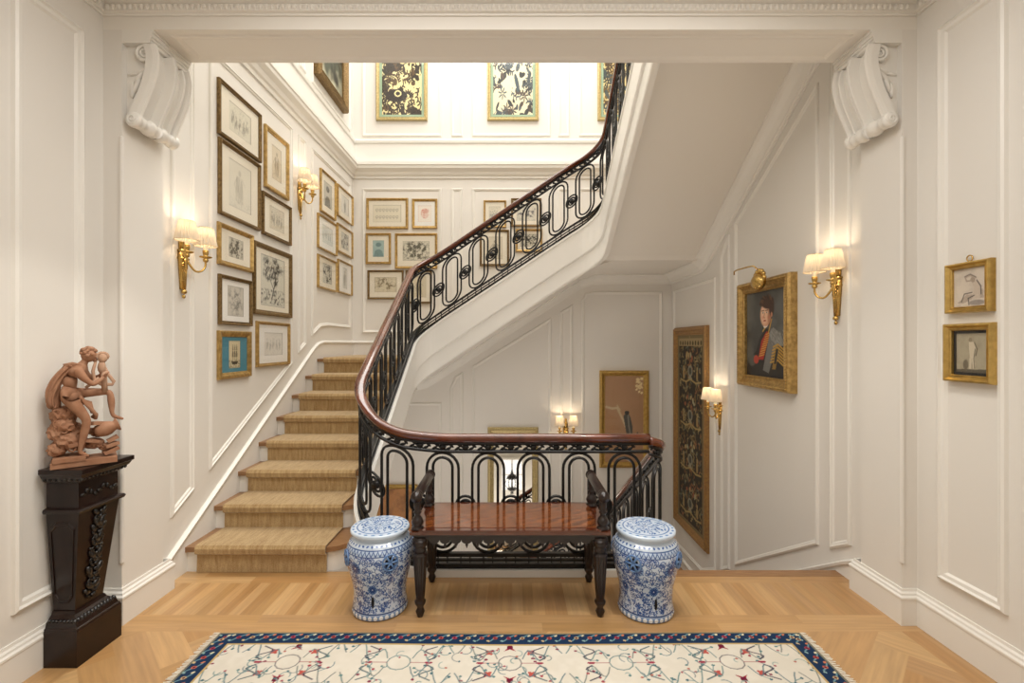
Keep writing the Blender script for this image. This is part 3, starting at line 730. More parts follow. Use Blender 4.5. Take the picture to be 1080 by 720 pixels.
BA = empty('stair_balustrade', (0, WY0, .045), 0, 'black iron scroll balustrade with mahogany handrail, from landing edge up the stairs', 'balustrade')
balustrade(A, BA, 0, A.L-.1, .16)
BB = empty('descending_balustrade', (WX1, WY0+.1, .045), 0, 'short run of black scroll balustrade with red-brown handrail descending behind the landing rail', 'balustrade')
balustrade(Bp, BB, .2, Bp.L-.1, .22)

# ---- runner carpet (one continuous strip)
def runner():
    prof = []   # (a, z) along first flight
    th = .012
    pts = [(3.1+.012, 0.0)]
    for k in range(1, 9):
        y = 3.1+G*(k-1); z = RS*k
        pts += [(y+.012-.0, z-.05), (y-.014, z-.034), (y-.016, z-.006), (y-.004, z+th), (y+.03, z+th+.001)]
        if k < 8: pts += [(y+G+.008, z+th)]
    pts[0] = (3.1+.008, .002)
    bm = BM(); x0, x1 = -2.065, -1.215
    a = [bm.verts.new((x0, y, z)) for y, z in pts]; b = [bm.verts.new((x1, y, z)) for y, z in pts]
    for i in range(len(pts)-1): bm.faces.new((a[i], a[i+1], b[i+1], b[i]))
    # landing part turns the corner
    z = RS*8+th; y = 5.23
    L = [(x0, y), (x1, y), (x1, 5.42), (-1.06, 5.42), (-1.06, 6.27), (x0, 6.27)]
    v = [bm.verts.new((p[0], p[1], z+.0005)) for p in L]; bm.faces.new(v)
    # back flight
    q = []
    for k in range(9, 17):
        x = -1.05+G*(k-9); z = RS*k
        q += [(x-.0, z-RS+th), (x-.0, z-.05), (x-.016, z-.034), (x-.018, z-.006), (x-.004, z+th)]
    q += [(2.06, RS*16+th)]
    a = [bm.verts.new((x, 5.42, z)) for x, z in q]; b = [bm.verts.new((x, 6.27, z)) for x, z in q]
    for i in range(len(q)-1): bm.faces.new((a[i], a[i+1], b[i+1], b[i]))
    o = obj('stair_runner', bm, M_carpet, None)
    md = o.modifiers.new('thick', 'SOLIDIFY'); md.thickness = .008; md.offset = 0
    tag(o, 'beige woven sisal runner carpet laid up the stair treads', 'stair carpet')
runner()

# ------------------------------------------------------------------ picture frames
def place(wall, a, z):   # centre on wall -> loc, rz
    if wall == 'L': return (-XS, a, z), PI/2
    if wall == 'B': return (a, BW, z), 0
    if wall == 'R': return (XS, a, z), -PI/2
    if wall == 'FR': return (XR, a, z), -PI/2
def frame_bm(w, h, fw, dep, style=0):
    P = {0: [(0, 0), (0, .7), (.1, .95), (.3, 1), (.45, .8), (.6, .62), (.8, .6), (.9, .72), (1, .6), (1, .1)],
         1: [(0, 0), (0, .5), (.12, .6), (.2, 1), (.42, 1), (.55, .7), (.7, .62), (.82, .45), (.9, .5), (1, .35), (1, .1)],
         2: [(0, 0), (0, .85), (.15, 1), (.5, .92), (.75, .6), (.85, .6), (1, .4), (1, .1)]}[style]
    bm = BM(); moulding(bm, rect(-w/2, w/2, -h/2, h/2), lambda u, v, d: (u, -d, v), [(o*fw, q*dep) for o, q in P]); return bm
def picture(name, wall, a0, a1, z0, z1, fw, m, cvs, label, group=None, style=0, mt=None, mw=None, dep=.028, glass=True, inner=None, pmat=None, cat='picture', pname='drawing'):
    w, h = abs(a1-a0), z1-z0; loc, rz = place(wall, (a0+a1)/2, (z0+z1)/2)
    root = empty(name, loc, rz, label, cat, group)
    obj('frame', frame_bm(w, h, fw, dep, style), m, root)
    iw, ih = w-2*fw, h-2*fw
    obj('backing_board', bx(-w/2+.003, w/2-.003, -.004, -.001, -h/2+.003, h/2-.003), M_goldb, root)
    if mt:
        pw, ph = mw
        bm = BM(); y = -dep*.3
        moulding(bm, rect(-iw/2-.004, iw/2+.004, -ih/2-.004, ih/2+.004), lambda u, v, d: (u, -d, v), [(0, dep*.3), ((iw-pw)/2+.004, dep*.3)] if abs((iw-pw)-(ih-ph)) < .004 else [(0, dep*.3), (.001, dep*.3)])
        if abs((iw-pw)-(ih-ph)) >= .004:
            vs = [bm.verts.new((x, -dep*.3, z)) for x, z in ((-iw/2-.004, -ih/2-.004), (iw/2+.004, -ih/2-.004), (iw/2+.004, ih/2+.004), (-iw/2-.004, ih/2+.004), (-pw/2, -ph/2), (pw/2, -ph/2), (pw/2, ph/2), (-pw/2, ph/2))]
            for i in range(4): bm.faces.new((vs[i], vs[(i+1) % 4], vs[4+(i+1) % 4], vs[4+i]))
        obj('mat_board', bm, mt, root)
        yy = -dep*.3+.002
    else: pw, ph = iw+.004, ih+.004; yy = -dep*.32
    me = grid_mesh(pname, cvs, lambda U, V: ((U-.5)*pw, np.full(U.shape, yy+(0.0)), (V-.5)*ph))
    obj(pname, me, pmat or M_paint, root)
    if glass: 
        bm = BM(); box(bm, -iw/2-.003, iw/2+.003, -dep*.3-.0055, -dep*.3-.0035, -ih/2-.003, ih/2+.003); obj('glass', bm, M_glass, root)
    return root
def sketch(seed, kind, w, h, paper='e6ddc6', ink='6e6558', dens=.6, px=64):
    asp = w/h; W = int(px*asp) if asp < 1 else px; Hh = px if asp < 1 else int(px/asp)
    c = Cv(W, Hh, paper); R = random.Random(seed); cx, cy = asp/2, .5
    n1, n2 = c.noise(7, seed), c.noise(26, seed+1, 2)
    d = np.hypot((c.X-cx)/(asp*.45), (c.Y-cy)/.45)
    if kind == 'dense': c.put((n1*1.1+n2*.6-.78)*4*np.clip(1.5-d, 0, 1)*dens*1.4, ink)
    if kind == 'tree':
        m = np.zeros(c.X.shape)
        for k in range(26):
            x, y, r_ = cx+R.gauss(0, asp*.17), .66+R.gauss(0, .13), R.uniform(.05, .13); m = np.maximum(m, np.clip(1.3-np.hypot(c.X-x, c.Y-y)/r_, 0, 1))
        c.put(m*(n2*1.9-.35)*1.3, ink); c.put((n2-.42)*3*(c.Y < .34)*(c.Y > .05)*.8, ink)
        c.line([(cx-.05, .15), (cx+.02, .35), (cx+.1, .5), (cx+.06, .7)], .016, ink); c.line([(cx+.07, .42), (cx+.2, .55)], .01, ink); c.line([(cx+.02, .35), (cx-.13, .55)], .01, ink)
    if kind == 'figure':
        x = cx+R.uniform(-.04, .04)*asp
        c.ell(x, .78, .05, .065, ink, 0, .4, .7*dens); c.poly([(x-.1, .7), (x+.1, .7), (x+.13, .45), (x+.08, .12), (x-.1, .12), (x-.13, .45)], ink, .28*dens)
        for k in range(16): a = x+R.uniform(-.12, .12); c.line([(a, R.uniform(.5, .7)), (a+R.uniform(-.08, .08), R.uniform(.12, .4))], .006, ink, .7*dens)
        c.line([(x-.1, .66), (x-.2, .5), (x-.12, .4)], .012, ink, .6*dens); c.line([(x+.1, .66), (x+.2, .56)], .012, ink, .6*dens)
        c.put((n2-.5)*3*(c.Y < .2), ink, .5*dens)
    if kind == 'group':
        for k in range(5):
            x = cx+(k-2)*.17*asp+R.uniform(-.03, .03); y = .45+R.uniform(-.06, .08)
            c.ell(x, y+.2, .04, .05, ink, 0, .4, .6*dens)
            for q in range(9): c.line([(x+R.uniform(-.08, .08), y+R.uniform(0, .16)), (x+R.uniform(-.1, .1), y-R.uniform(.05, .25))], .006, ink, .6*dens)
        c.put((n2-.5)*2.5*(d < 1), ink, .5*dens)
    if kind == 'head':
        c.ell(cx, .52, .19, .27, ink, .2, .7, .35); c.ell(cx+.05, .66, .2, .13, ink, .2, .5, .45)
        for k in range(20): a = R.uniform(0, 6.28); c.line([(cx+.18*math.cos(a), .52+.25*math.sin(a)), (cx+.24*math.cos(a+.4), .52+.3*math.sin(a+.4))], .008, ink, .7)
        c.line([(cx-.1, .56), (cx-.02, .57)], .012, ink); c.line([(cx-.04, .5), (cx-.08, .43), (cx-.02, .42)], .01, ink); c.line([(cx-.08, .36), (cx, .36)], .01, ink)
    if kind == 'bust':
        c.put((n1-.2)*.8, ink, .3); c.ell(cx, .64, .13, .17, paper, 0, .3, .9); c.ell(cx, .74, .16, .13, ink, 0, .4, .8); c.poly([(cx-.3, 0), (cx-.22, .35), (cx-.06, .46), (cx+.06, .46), (cx+.22, .35), (cx+.3, 0)], ink, .65)
        c.ell(cx-.04, .65, .02, .014, ink); c.ell(cx+.05, .65, .02, .014, ink)
    if kind == 'frieze':
        for row in (.7, .3):
            for k in range(7):
                x = asp*(.14+.12*k); c.line([(x+.07*math.cos(q*.7), row+.09*math.sin(q*.7)*(1-q/12)) for q in range(9)], .008, ink, .7*dens); c.ell(x, row-.08, .03, .05, ink, R.random()*3, .5, .5*dens)
    if kind == 'ship':
        c.put((n2-.4)*2*(c.Y < .3), ink); c.poly([(cx-.2, .25), (cx+.22, .25), (cx+.16, .14), (cx-.15, .14)], ink)
        for x in (-.1, .02, .13): c.line([(cx+x, .25), (cx+x, .85)], .01, ink); c.poly([(cx+x-.06, .4), (cx+x+.05, .4), (cx+x+.03, .62), (cx+x-.04, .62)], ink, .7); c.poly([(cx+x-.04, .65), (cx+x+.04, .65), (cx+x+.02, .8), (cx+x-.02, .8)], ink, .6)
    e = .012; c.line([(e, e), (asp-e, e), (asp-e, 1-e), (e, 1-e), (e, e)], .005, ink, .5)
    return c
gl = 'framed drawings on the left stair wall'
LP = [ # a0,a1,z0,z1, fw, mat, mat board, (picture rel size), kind, paper, ink, label
 (3.45, 4.03, 3.03, 3.44, .028, M_goldb, M_matb, (.30, .22), 'group', 'dcd6c2', '77705f', .8, 'topmost large framed drawing at the left of the hang, wider than tall'),
 (3.46, 4.02, 2.45, 3.01, .030, M_goldb, M_matb, (.30, .36), 'figure', 'e2dccb', '9a9484', .5, 'large framed pale figure drawing directly under the topmost one'),
 (4.10, 4.53, 2.86, 3.40, .040, M_gold, M_matb, (.17, .30), 'figure', 'd9cbb0', '8a7656', .8, 'upright drawing in a beaded gilt frame at the top of the second column'),
 (4.06, 4.58, 2.44, 2.81, .028, M_goldb, M_matb, (.26, .20), 'group', 'd8d0bc', '7c7464', .9, 'wide sepia group drawing above the big tree print'),
 (3.45, 3.91, 2.08, 2.39, .036, M_gold, M_matb, (.19, .15), 'dense', 'd2cbb8', '5a5344', .9, 'small dark engraving with wide cream mat next to the near sconce'),
 (3.92, 4.59, 1.745, 2.355, .042, M_goldb, M_matb, (.42, .44), 'tree', 'd6d2c2', '36332c', 1, 'large framed black etching of a leafy tree, biggest of the stair pictures'),
 (3.46, 3.89, 1.64, 2.01, .028, M_goldb, M_white, (.21, .23), 'dense', 'cfc9bc', '88857c', .5, 'small pale grey landscape print directly above the blue-matted one'),
 (3.97, 4.55, 1.30, 1.69, .028, M_gold, M_white, (.32, .20), 'group', 'e4e0d6', '8c8a84', .5, 'pale pencil drawing in gilt frame directly below the tree etching'),
 (3.45, 3.875, 1.235, 1.595, .046, M_gold, M_blue, (.15, .21), 'ship', 'd8cba8', '4a4030', 1, 'small print with a bright blue mat, lowest of the left column'),
 (5.29, 5.74, 2.98, 3.46, .022, M_gold, M_matb, (.24, .28), 'bust', 'c9c4b4', '3a3a38', 1, 'dark portrait print, top left of the six beside the far sconce'),
 (5.80, 6.36, 3.07, 3.46, .022, M_gold, M_matb, (.26, .22), 'figure', 'dcd8cc', '6a6860', .8, 'print at the top right of the six, nearest the room corner'),
 (5.22, 5.78, 2.56, 2.94, .022, M_gold, M_white, (.30, .20), 'group', 'dfe0d8', '7e8a88', .6, 'faint grey-blue drawing, middle left of the six by the corner'),
 (5.80, 6.35, 2.63, 2.98, .022, M_gold, M_matb, (.26, .20), 'dense', 'd8d4c6', '5a5850', .9, 'dark-figured print, middle right of the six by the corner'),
 (5.22, 5.78, 2.12, 2.49, .022, M_gold, M_matb, (.26, .22), 'dense', 'd0ccbc', '3e3c36', 1.1, 'dark print of thick foliage, bottom left of the six by the corner'),
 (5.82, 6.33, 2.13, 2.54, .022, M_gold, M_white, (.16, .26), 'figure', 'dcdad0', '77746c', .8, 'tall narrow figure print, bottom right of the six by the corner'),
]
for i, (a0, a1, z0, z1, fw, fm, mm, ps, kd, pa, ink, dn, lb) in enumerate(LP):
    picture('framed_print', 'L', a0, a1, z0, z1, fw, fm, sketch(20+i, kd, ps[0], ps[1], pa, ink, dn), lb, gl, style=i % 3, mt=mm, mw=ps)
bxz = lambda x0, x1, y0, y1: ((x0-540)*.0128, (x1-540)*.0128, 1.5+(362-y1)*.0128, 1.5+(362-y0)*.0128)
BP = [
 (386.5, 430.7, 209, 241.6, .036, M_gold, M_matb, (.38, .23), 'frieze', 'e2dac4', '8a8270', .7, 'wide framed ornament drawing, top left of the back wall group'),
 (434.8, 461.4, 210, 241, .034, M_gold, M_white, (.18, .22), 'head', 'f0e8dc', 'c8684a', 1, 'framed red chalk drawing of a head'),
 (386, 412.6, 246, 278.5, .030, M_gold, M_matb, (.15, .22), 'bust', 'a8c0bc', '5c7c7c', .8, 'small framed portrait print on pale blue-green paper'),
 (416.7, 461.4, 246, 283.4, .034, M_gold, M_matb, (.36, .26), 'dense', 'd8d2be', '5c5848', 1.1, 'dense sepia landscape, centre picture of the left back wall group'),
 (388, 425.8, 285, 315.5, .026, M_goldb, M_matb, (.30, .20), 'dense', 'd8ceb4', '86785a', .8, 'framed sepia hill-town view, lowest left on the back wall'),
 (428, 455.6, 285, 320, .026, M_goldb, M_matb, (.2, .28), 'figure', 'd8ceb4', '7c7054', .8, 'framed drawing half hidden behind the handrail bend'),
 (510, 534, 211.4, 240, .026, M_gold, M_matb, (.16, .20), 'group', 'dcd4c0', '777', .8, 'framed drawing just above the rising handrail, left of its pair'),
 (539, 571, 209.5, 239, .028, M_goldb, M_matb, (.26, .22), 'dense', 'd8d2c2', '666', .7, 'wider framed drawing above the rising handrail, right of its pair'),
 (506, 537, 242.5, 280.5, .028, M_goldb, M_matb, (.22, .30), 'figure', 'd8ceb8', '786c56', .9, 'tall framed figure drawing seen through the iron ovals'),
 (543.7, 572, 241.5, 265.5, .030, M_gold, M_matb, (.24, .17), 'dense', 'c8c2b0', '3c3a34', 1.1, 'small dark print seen through the iron ovals'),
]
for i, (x0, x1, y0, y1, fw, fm, mm, ps, kd, pa, ink, dn, lb) in enumerate(BP):
    a0, a1, z0, z1 = bxz(x0, x1, y0, y1); ink = ink if len(ink) == 6 else ink*2
    picture('framed_print', 'B', a0, a1, z0, z1, fw, fm, sketch(60+i, kd, ps[0], ps[1], pa, ink, dn), lb, 'framed drawings on the back stair wall', style=(i+1) % 3, mt=mm, mw=ps)
# large foliage panels of the upper floor
def foliage(seed, ground, darks, n=60, asp=.55, th=.58):
    c = Cv(int(260*asp), 260, ground); R = random.Random(seed)
    m = c.noise(9, seed, 3); c.put((m-th)*40, darks[0]); c.put(((c.noise(16, seed+5, 2)-th)*40)*(m < .52), darks[-1])
    for k in range(60): x, y, a = R.uniform(0, asp), R.uniform(0, 1), R.uniform(0, 6.28); c.ell(x, y, .024, .006, ground, a)
    for k in range(n):
        x, y, a = R.uniform(0, asp), R.uniform(0, 1), R.uniform(0, 2*PI); col = R.choice(darks); ty = R.random()
        if ty < .3:
            for q in range(7): b = a+q*2*PI/7; c.ell(x+.035*math.cos(b), y+.035*math.sin(b), .028, .008, col, b)
        elif ty < .7:
            L = R.uniform(.06, .14); pts = [(x+L*q/8*math.cos(a+q*.12), y+L*q/8*math.sin(a+q*.12)) for q in range(9)]; c.line(pts, .005, col)
            for q in range(1, 8, 2):
                for s in (-1, 1): b = a+q*.12+s*.9; c.ell(pts[q][0]+.016*math.cos(b), pts[q][1]+.016*math.sin(b), .02, .008, col, b)
        else: c.ell(x, y, R.uniform(.02, .05), R.uniform(.012, .025), col, a)
    return c
zu0, zu1 = 4.5, 6.1
c1 = foliage(3, 'efe2a8', ['2e2418', '40301c', '3a2c20', '5a4428'], 95); c1.ell(.2, .18, .15, .06, '2a2018'); c1.ell(.22, .2, .05, .03, 'efe2a8'); c1.ell(.22, .2, .03, .018, '2a2018')
c2 = foliage(8, 'f0e8c4', ['4c5458', '5c6468', '584c44', '3a3c3c'], 80, th=.66); c2.ell(.33, .3, .09, .025, '4a5860', 1.9)
c3 = foliage(12, 'e2cc8e', ['4a3418', '3a3428', '6a5020', '3e4a4a'], 100)
for (x0, x1), c, lb in zip(((397, 451), (514, 568), (630, 684)), (c1, c2, c3), ('tall framed panel of brown-black leaves on yellow, left on the upper wall', 'tall framed panel of grey leaves and a star-shaped plant, middle of the upper wall', 'tall framed panel of ochre and black leaves, partly behind the upper handrail')):
    picture('foliage_panel', 'B', (x0-540)*.0128, (x1-540)*.0128, zu0, zu1, .045, M_pale, c, lb, 'leaf panels on the upper back wall', style=0, mt=M_green, mw=((x1-x0)*.0128-.09-.07, zu1-zu0-.09-.07), dep=.04, pname='painting')
cc = Cv(60, 90, '4a5044'); cc.put((cc.noise(5, 4)-.4)*3, 'b8b49c'); cc.put((cc.noise(8, 9)-.5)*4, '20241f')
picture('upper_wall_painting', 'L', 5.13, 6.03, 4.42, 5.8, .11, M_goldb, cc, 'dark painting in a heavy carved frame high on the left wall', None, 0, None, None, dep=.085, glass=False, pmat=M_oil, pname='canvas')
# tall tapestry panel
def tapestry():
    c = Cv(92, 230, '8a7a5c'); R = random.Random(2); A_ = .4; c = Cv(100, 250, '80704f', .4)
    c.poly([(.03, .02), (.37, .02), (.37, .98), (.03, .98)], '3a352c')
    for k in range(420):
        x, y, a = R.uniform(.04, .36), R.uniform(.03, .96), R.uniform(0, 6.28); L = R.uniform(.008, .026)
        c.line([(x, y), (x+L*math.cos(a), y+L*math.sin(a)), (x+L*1.4*math.cos(a+.7), y+L*1.4*math.sin(a+.7))], .003, R.choice(['a89468', '8c7c56', '6e7462', '9a6a4a', '78603c']))
    for y in (.76, .53, .30, .07):
        c.line([(.05, y), (.14, y-.01), (.2, y+.008), (.28, y-.008), (.35, y)], .004, 'b39c66'); c.ell(.2, y+.05, .035, .03, '8f8c78'); c.ell(.2, y+.05, .02, .02, '4c4e48'); c.poly([(.17, y+.01), (.23, y+.01), (.21, y+.03), (.19, y+.03)], '9a9278')
        for s in (-1, 1): c.ell(.2+s*.1, y+.03, .014, .028, 'a48a5a'); c.ell(.2+s*.1, y+.065, .01, .01, 'b09868')
        for q in range(6): c.ell(.2+R.uniform(-.08, .08), y+.1+R.uniform(0, .05), .014, .01, R.choice(['b09868', '9a5e44', 'a8a282']), R.random()*3)
    c.poly([(.03, .94), (.37, .94), (.37, .98), (.03, .98)], 'a5916a'); 
    for k in range(9): c.ell(.05+.038*k, .955, .012, .012, '54482f')
    return c
picture('tapestry_panel', 'R', 5.16, 6.20, -.79, 1.70, .10, mat('worn_gilt', '94704a', .5, .4, var=(40, 'b89050', .6), bump=(80, .4, .002)), tapestry(), 'very tall narrow framed tapestry panel by the descending stairs', None, 1, None, None, dep=.05, glass=False, pmat=mat('woven_tapestry', 'ffffff', .85, attr='Col', bump=(300, .5, .002)), pname='textile')
# portrait of an officer
def officer():
    c = Cv(120, 160, '3e3f3d'); n = c.noise(4, 7); c.put((n-.35)*2.0, '6e6f6b'); c.put((c.noise(3, 9)-.45)*1.5*(c.Y < .5), '85837a'); c.ell(.3, .72, .3, .2, '5c5c58', 0, 1, .4)
    # body
    c.poly([(.0, 0), (.75, 0), (.75, .36), (.68, .45), (.55, .52), (.46, .56), (.36, .55), (.26, .44), (.2, .3), (.05, .2)], '1c1a1a')
    c.poly([(.24, .2), (.34, .2), (.46, .5), (.4, .53), (.3, .42)], 'a8281c')
    for k in range(10): y = .24+k*.028; x = .26+k*.014; c.line([(x, y), (x+.09, y+.02)], .006, 'd0a040')
    c.poly([(.33, .08), (.44, .05), (.55, .32), (.66, .42), (.6, .53), (.47, .56), (.42, .38)], '6f6f6c')
    f = c.noise(22, 3, 2); c.poly([(.44, .5), (.52, .57), (.64, .5), (.72, .36), (.6, .36), (.5, .42)], '84847e')
    for k in range(60): R = random.Random(k); x, y = R.uniform(.46, .7), R.uniform(.38, .54); c.line([(x, y), (x+.02, y-.02)], .004, R.choice(['a0a09a', '5c5c58']), .7)
    for k in range(6): y = .30-k*.035; c.line([(.52-k*.01, y+.05), (.6, y+.08), (.7, y+.02)], .009, 'c09436')
    c.poly([(.5, .1), (.56, .1), (.63, .34), (.56, .37)], 'b08830', .6); c.poly([(.53, .16), (.57, .16), (.61, .32), (.57, .34)], '1c1a1a')
    c.ell(.12, .19, .08, .07, '50504a', .3, .3); c.ell(.2, .2, .05, .05, 'b23a24', .2, .2)
    # collar, neck, face, hair
    c.poly([(.31, .56), (.46, .6), (.5, .68), (.46, .71), (.36, .6)], '16120f'); c.line([(.33, .53), (.46, .65)], .008, 'c89c3c'); c.line([(.43, .5), (.49, .66)], .008, 'c89c3c')
    c.ell(.385, .60, .045, .028, 'e8e4da', .4); c.ell(.385, .725, .10, .14, 'cf9878', -.05, .10); c.ell(.36, .72, .07, .11, 'e6bc9c', 0, .6); c.ell(.455, .71, .035, .11, 'a06a4e', 0, .6, .6)
    c.ell(.41, .86, .125, .075, '40281a', -.2, .2); c.ell(.49, .79, .045, .10, '3c2418', 0, .25); c.ell(.31, .86, .045, .035, '4a2e1c', .5, .3)
    R = random.Random(90)
    for k in range(30): a = R.uniform(0, 3.1); r_ = R.uniform(.8, 1.1); c.line([(.41+.11*r_*math.cos(a), .85+.06*r_*math.sin(a)), (.41+.13*r_*math.cos(a+.2), .855+.09*r_*math.sin(a+.2))], .006, R.choice(['5a3a24', '6a4830', '30201a']))
    for x in (.335, .405): c.ell(x, .745, .021, .009, 'e8ddd0'); c.ell(x, .745, .010, .009, '2c1c14'); c.line([(x-.025, .768), (x+.022, .772)], .005, '4a2e20')
    c.line([(.362, .74), (.348, .69), (.37, .684)], .004, '9a6248'); c.ell(.366, .652, .026, .009, 'a84a3c'); c.ell(.33, .69, .024, .018, 'd4806a', 0, .8, .5); c.ell(.44, .69, .024, .022, 'be7058', 0, .8, .5); c.ell(.49, .715, .015, .028, 'b88060')
    return c
PT = picture('officer_portrait', 'R', 3.57, 4.39, 1.12, 2.04, .10, M_gold, officer(), 'oil portrait of a dark-haired officer in a broad gilt frame', None, 0, None, None, dep=.075, glass=False, pmat=M_oil, pname='canvas')
# beaded sight edge as a part
bm = BM()
for k in range(40):
    for s in (-1, 1):
        u = -.38+.76*k/39; ball(bm, (u, -.074, s*.432), .009, (1, 1, 1), 6); ball(bm, (s*.382, -.074, u*1.13), .009, (1, 1, 1), 6)
obj('beading', bm, M_gold, PT, True)
# brass picture light on its shell bracket
PLt = empty('picture_light', (XS-.085, 3.86, 2.02), -PI/2, 'brass picture light with a shell shade at the top of the portrait frame', 'picture light')
bm = BM(); ball(bm, (0, -.06, -.02), .085, (1, .55, .8), 16)
for k in range(7): a = PI*k/6; ball(bm, (.07*math.cos(a), -.05, .01+.06*math.sin(a)), .022, (1, .8, 1), 8)
obj('shade', bm, M_brass, PLt, True)
bm = BM(); tube(bm, [(0, -.02, .05), (0, -.1, .11), (-.05, -.12, .11), (-.22, -.13, .11), (-.27, -.13, .105), (-.27, -.13, .075)], .006, 8); obj('arm', bm, M_brass, PLt, True)
# small gilt framed drawings on the right foyer wall
def nude(seed, bg, sh):
    c = Cv(80, 90, bg); c.put((c.noise(6, seed)-.45)*1.6, sh, .4); return c
c = nude(5, 'd8ccbc', '8a8078')
c.poly([(.1, .12), (.28, .1), (.5, .2), (.8, .2), (.78, .42), (.6, .44), (.62, .3), (.35, .32), (.22, .2)], 'b8a898'); c.poly([(.5, .2), (.7, .2), (.72, .5), (.62, .66), (.5, .6), (.55, .45)], 'cbbcac')
c.line([(.62, .66), (.72, .5), (.73, .3)], .014, '5a5450'); c.ell(.52, .68, .06, .07, 'a89888', .5); c.line([(.6, .72), (.45, .8), (.32, .76), (.36, .66), (.48, .66)], .02, 'b0a090'); c.line([(.6, .74), (.45, .83), (.3, .78)], .008, '4a4644')
c.line([(.5, .36), (.3, .34), (.22, .14)], .014, '6a625c'); c.line([(.55, .28), (.4, .22), (.42, .06)], .016, '6a625c'); c.ell(.62, .1, .2, .07, '9a9088', 0, .4)
picture('small_gilt_picture', 'FR', 2.125, 2.345, 1.645, 1.885, .030, M_gold2, c, 'small gilt framed drawing of a seated bending nude, hung by a ring', 'small gilt pictures on the right wall', 0, dep=.035, pname='drawing')
bm = BM(); tube(bm, [(.014*math.cos(k*PI/8), -.012, .136+.014*math.sin(k*PI/8)) for k in range(16)], .003, 6, True); ball(bm, (0, -.012, .12), .007, n=8)
RG = obj('hanging_ring', bm, M_brass, bpy.data.objects['small_gilt_picture'], True)
c = nude(6, 'a89e86', '6c6452'); c.poly([(0, 0), (.89, 0), (.89, .1), (0, .08)], '5c5444')
c.ell(.42, .83, .05, .06, '8a7e68'); c.poly([(.38, .78), (.52, .78), (.58, .6), (.54, .4), (.56, .12), (.5, .1), (.46, .36), (.44, .1), (.38, .1), (.4, .45), (.38, .6)], 'c8bca4'); c.line([(.54, .76), (.62, .6), (.58, .44)], .016, '6a5f4c'); c.line([(.56, .6), (.52, .36), (.54, .12)], .01, '3e382c'); c.ell(.28, .2, .08, .13, '6c6250', 0, .3)
rt = picture('small_gilt_picture', 'FR', 2.11, 2.35, 1.315, 1.595, .034, M_gold2, c, 'small gilt framed photograph-like drawing of a standing nude, black mat', 'small gilt pictures on the right wall', 0, mt=M_black, mw=(.145, .185), dep=.04)
rt['label'] = 'small gilt framed picture of a standing nude with a black mat'
# lower back wall: bird painting, mirror, orange painting
c = Cv(70, 140, 'b48c68', .5); c.put((c.noise(5, 3)-.4)*1.5, '9a7654', .5)
c.line([(.02, 0.640), (.1, 0.620), (.16, 0.630), (.24, 0.480), (.33, 0.270)], .013, 'cdb892'); c.line([(.16, 0.660), (.2, 0.600)], .006, 'cdb892')
c.poly([(.24, 0.540), (.3, 0.570), (.33, 0.520), (.36, 0.400), (.35, 0.240), (.3, 0.240), (.27, 0.370)], '4c4a44'); c.ell(.285, .57, .03, .025, '2c2a28'); c.line([(.3, 0.540), (.31, 0.420), (.33, 0.320)], .008, '8c887c'); c.line([(.37, 0.280), (.42, 0.340), (.44, 0.300), (.4, 0.260)], .008, '3a3834')
for k in range(24): R = random.Random(k); c.ell(.40+R.uniform(0, .08), .97-R.uniform(0, .2)*R.random(), .018, .012, 'efd9a6', R.random()*3)
picture('bird_painting', 'B', (632-540)*.0128, (684-540)*.0128, -.17, 1.135, .075, M_gold2, c, 'gold framed painting of a dark bird on a tan ground behind the balustrade', None, 1, dep=.05, pname='painting')
c = Cv(60, 110, 'b47c48', .6); c.put((c.noise(5, 5)-.4)*1.5, 'd8a060', .7); c.put((c.noise(9, 6)-.55)*4, '6c4426', .6)
picture('amber_painting', 'B', -1.86, -1.27, -1.6, -.40, .06, M_gold2, c, 'gold framed amber painting low behind the left stool, seen through balusters', None, 1, dep=.05, pname='painting')
MR = empty('gilt_mirror', ((541-540)*.0128, BW, -.62), 0, 'narrow upright gilt framed mirror on the back wall behind the balustrade', 'mirror')
obj('frame', frame_bm(.68, 1.98, .085, .05, 1), M_pale, MR); obj('mirror_plate', bx(-.26, .26, -.02, -.012, -.91, .91), M_mirror, MR)
# wrought lantern seen in the mirror
LN = empty('wrought_lantern', (0.0, 3.33, -1.5), 0, 'black wrought iron lantern reflected in the gilt mirror', 'lantern')
bm = BM()
lathe(bm, [(.001, .0), (.04, .02), (.02, .05), (.09, .1), (.1, .12), (.02, .13), (.015, .3), (.11, .32), (.09, .36), (.03, .41), (.01, .5)], n=12)
for k in range(6):
    a = k*PI/3; tube(bm, [(.09*math.cos(a), .09*math.sin(a), .11), (.14*math.cos(a), .14*math.sin(a), .2), (.1*math.cos(a), .1*math.sin(a), .33)], .006, 5)
obj('body', bm, M_iron, LN, True)
bm = BM(); tube(bm, [(0, 0, .48), (0, -.02, .56), (0, -.2, .56), (0, -.28, .5)], .01, 6); obj('bracket', bm, M_iron, LN, True)

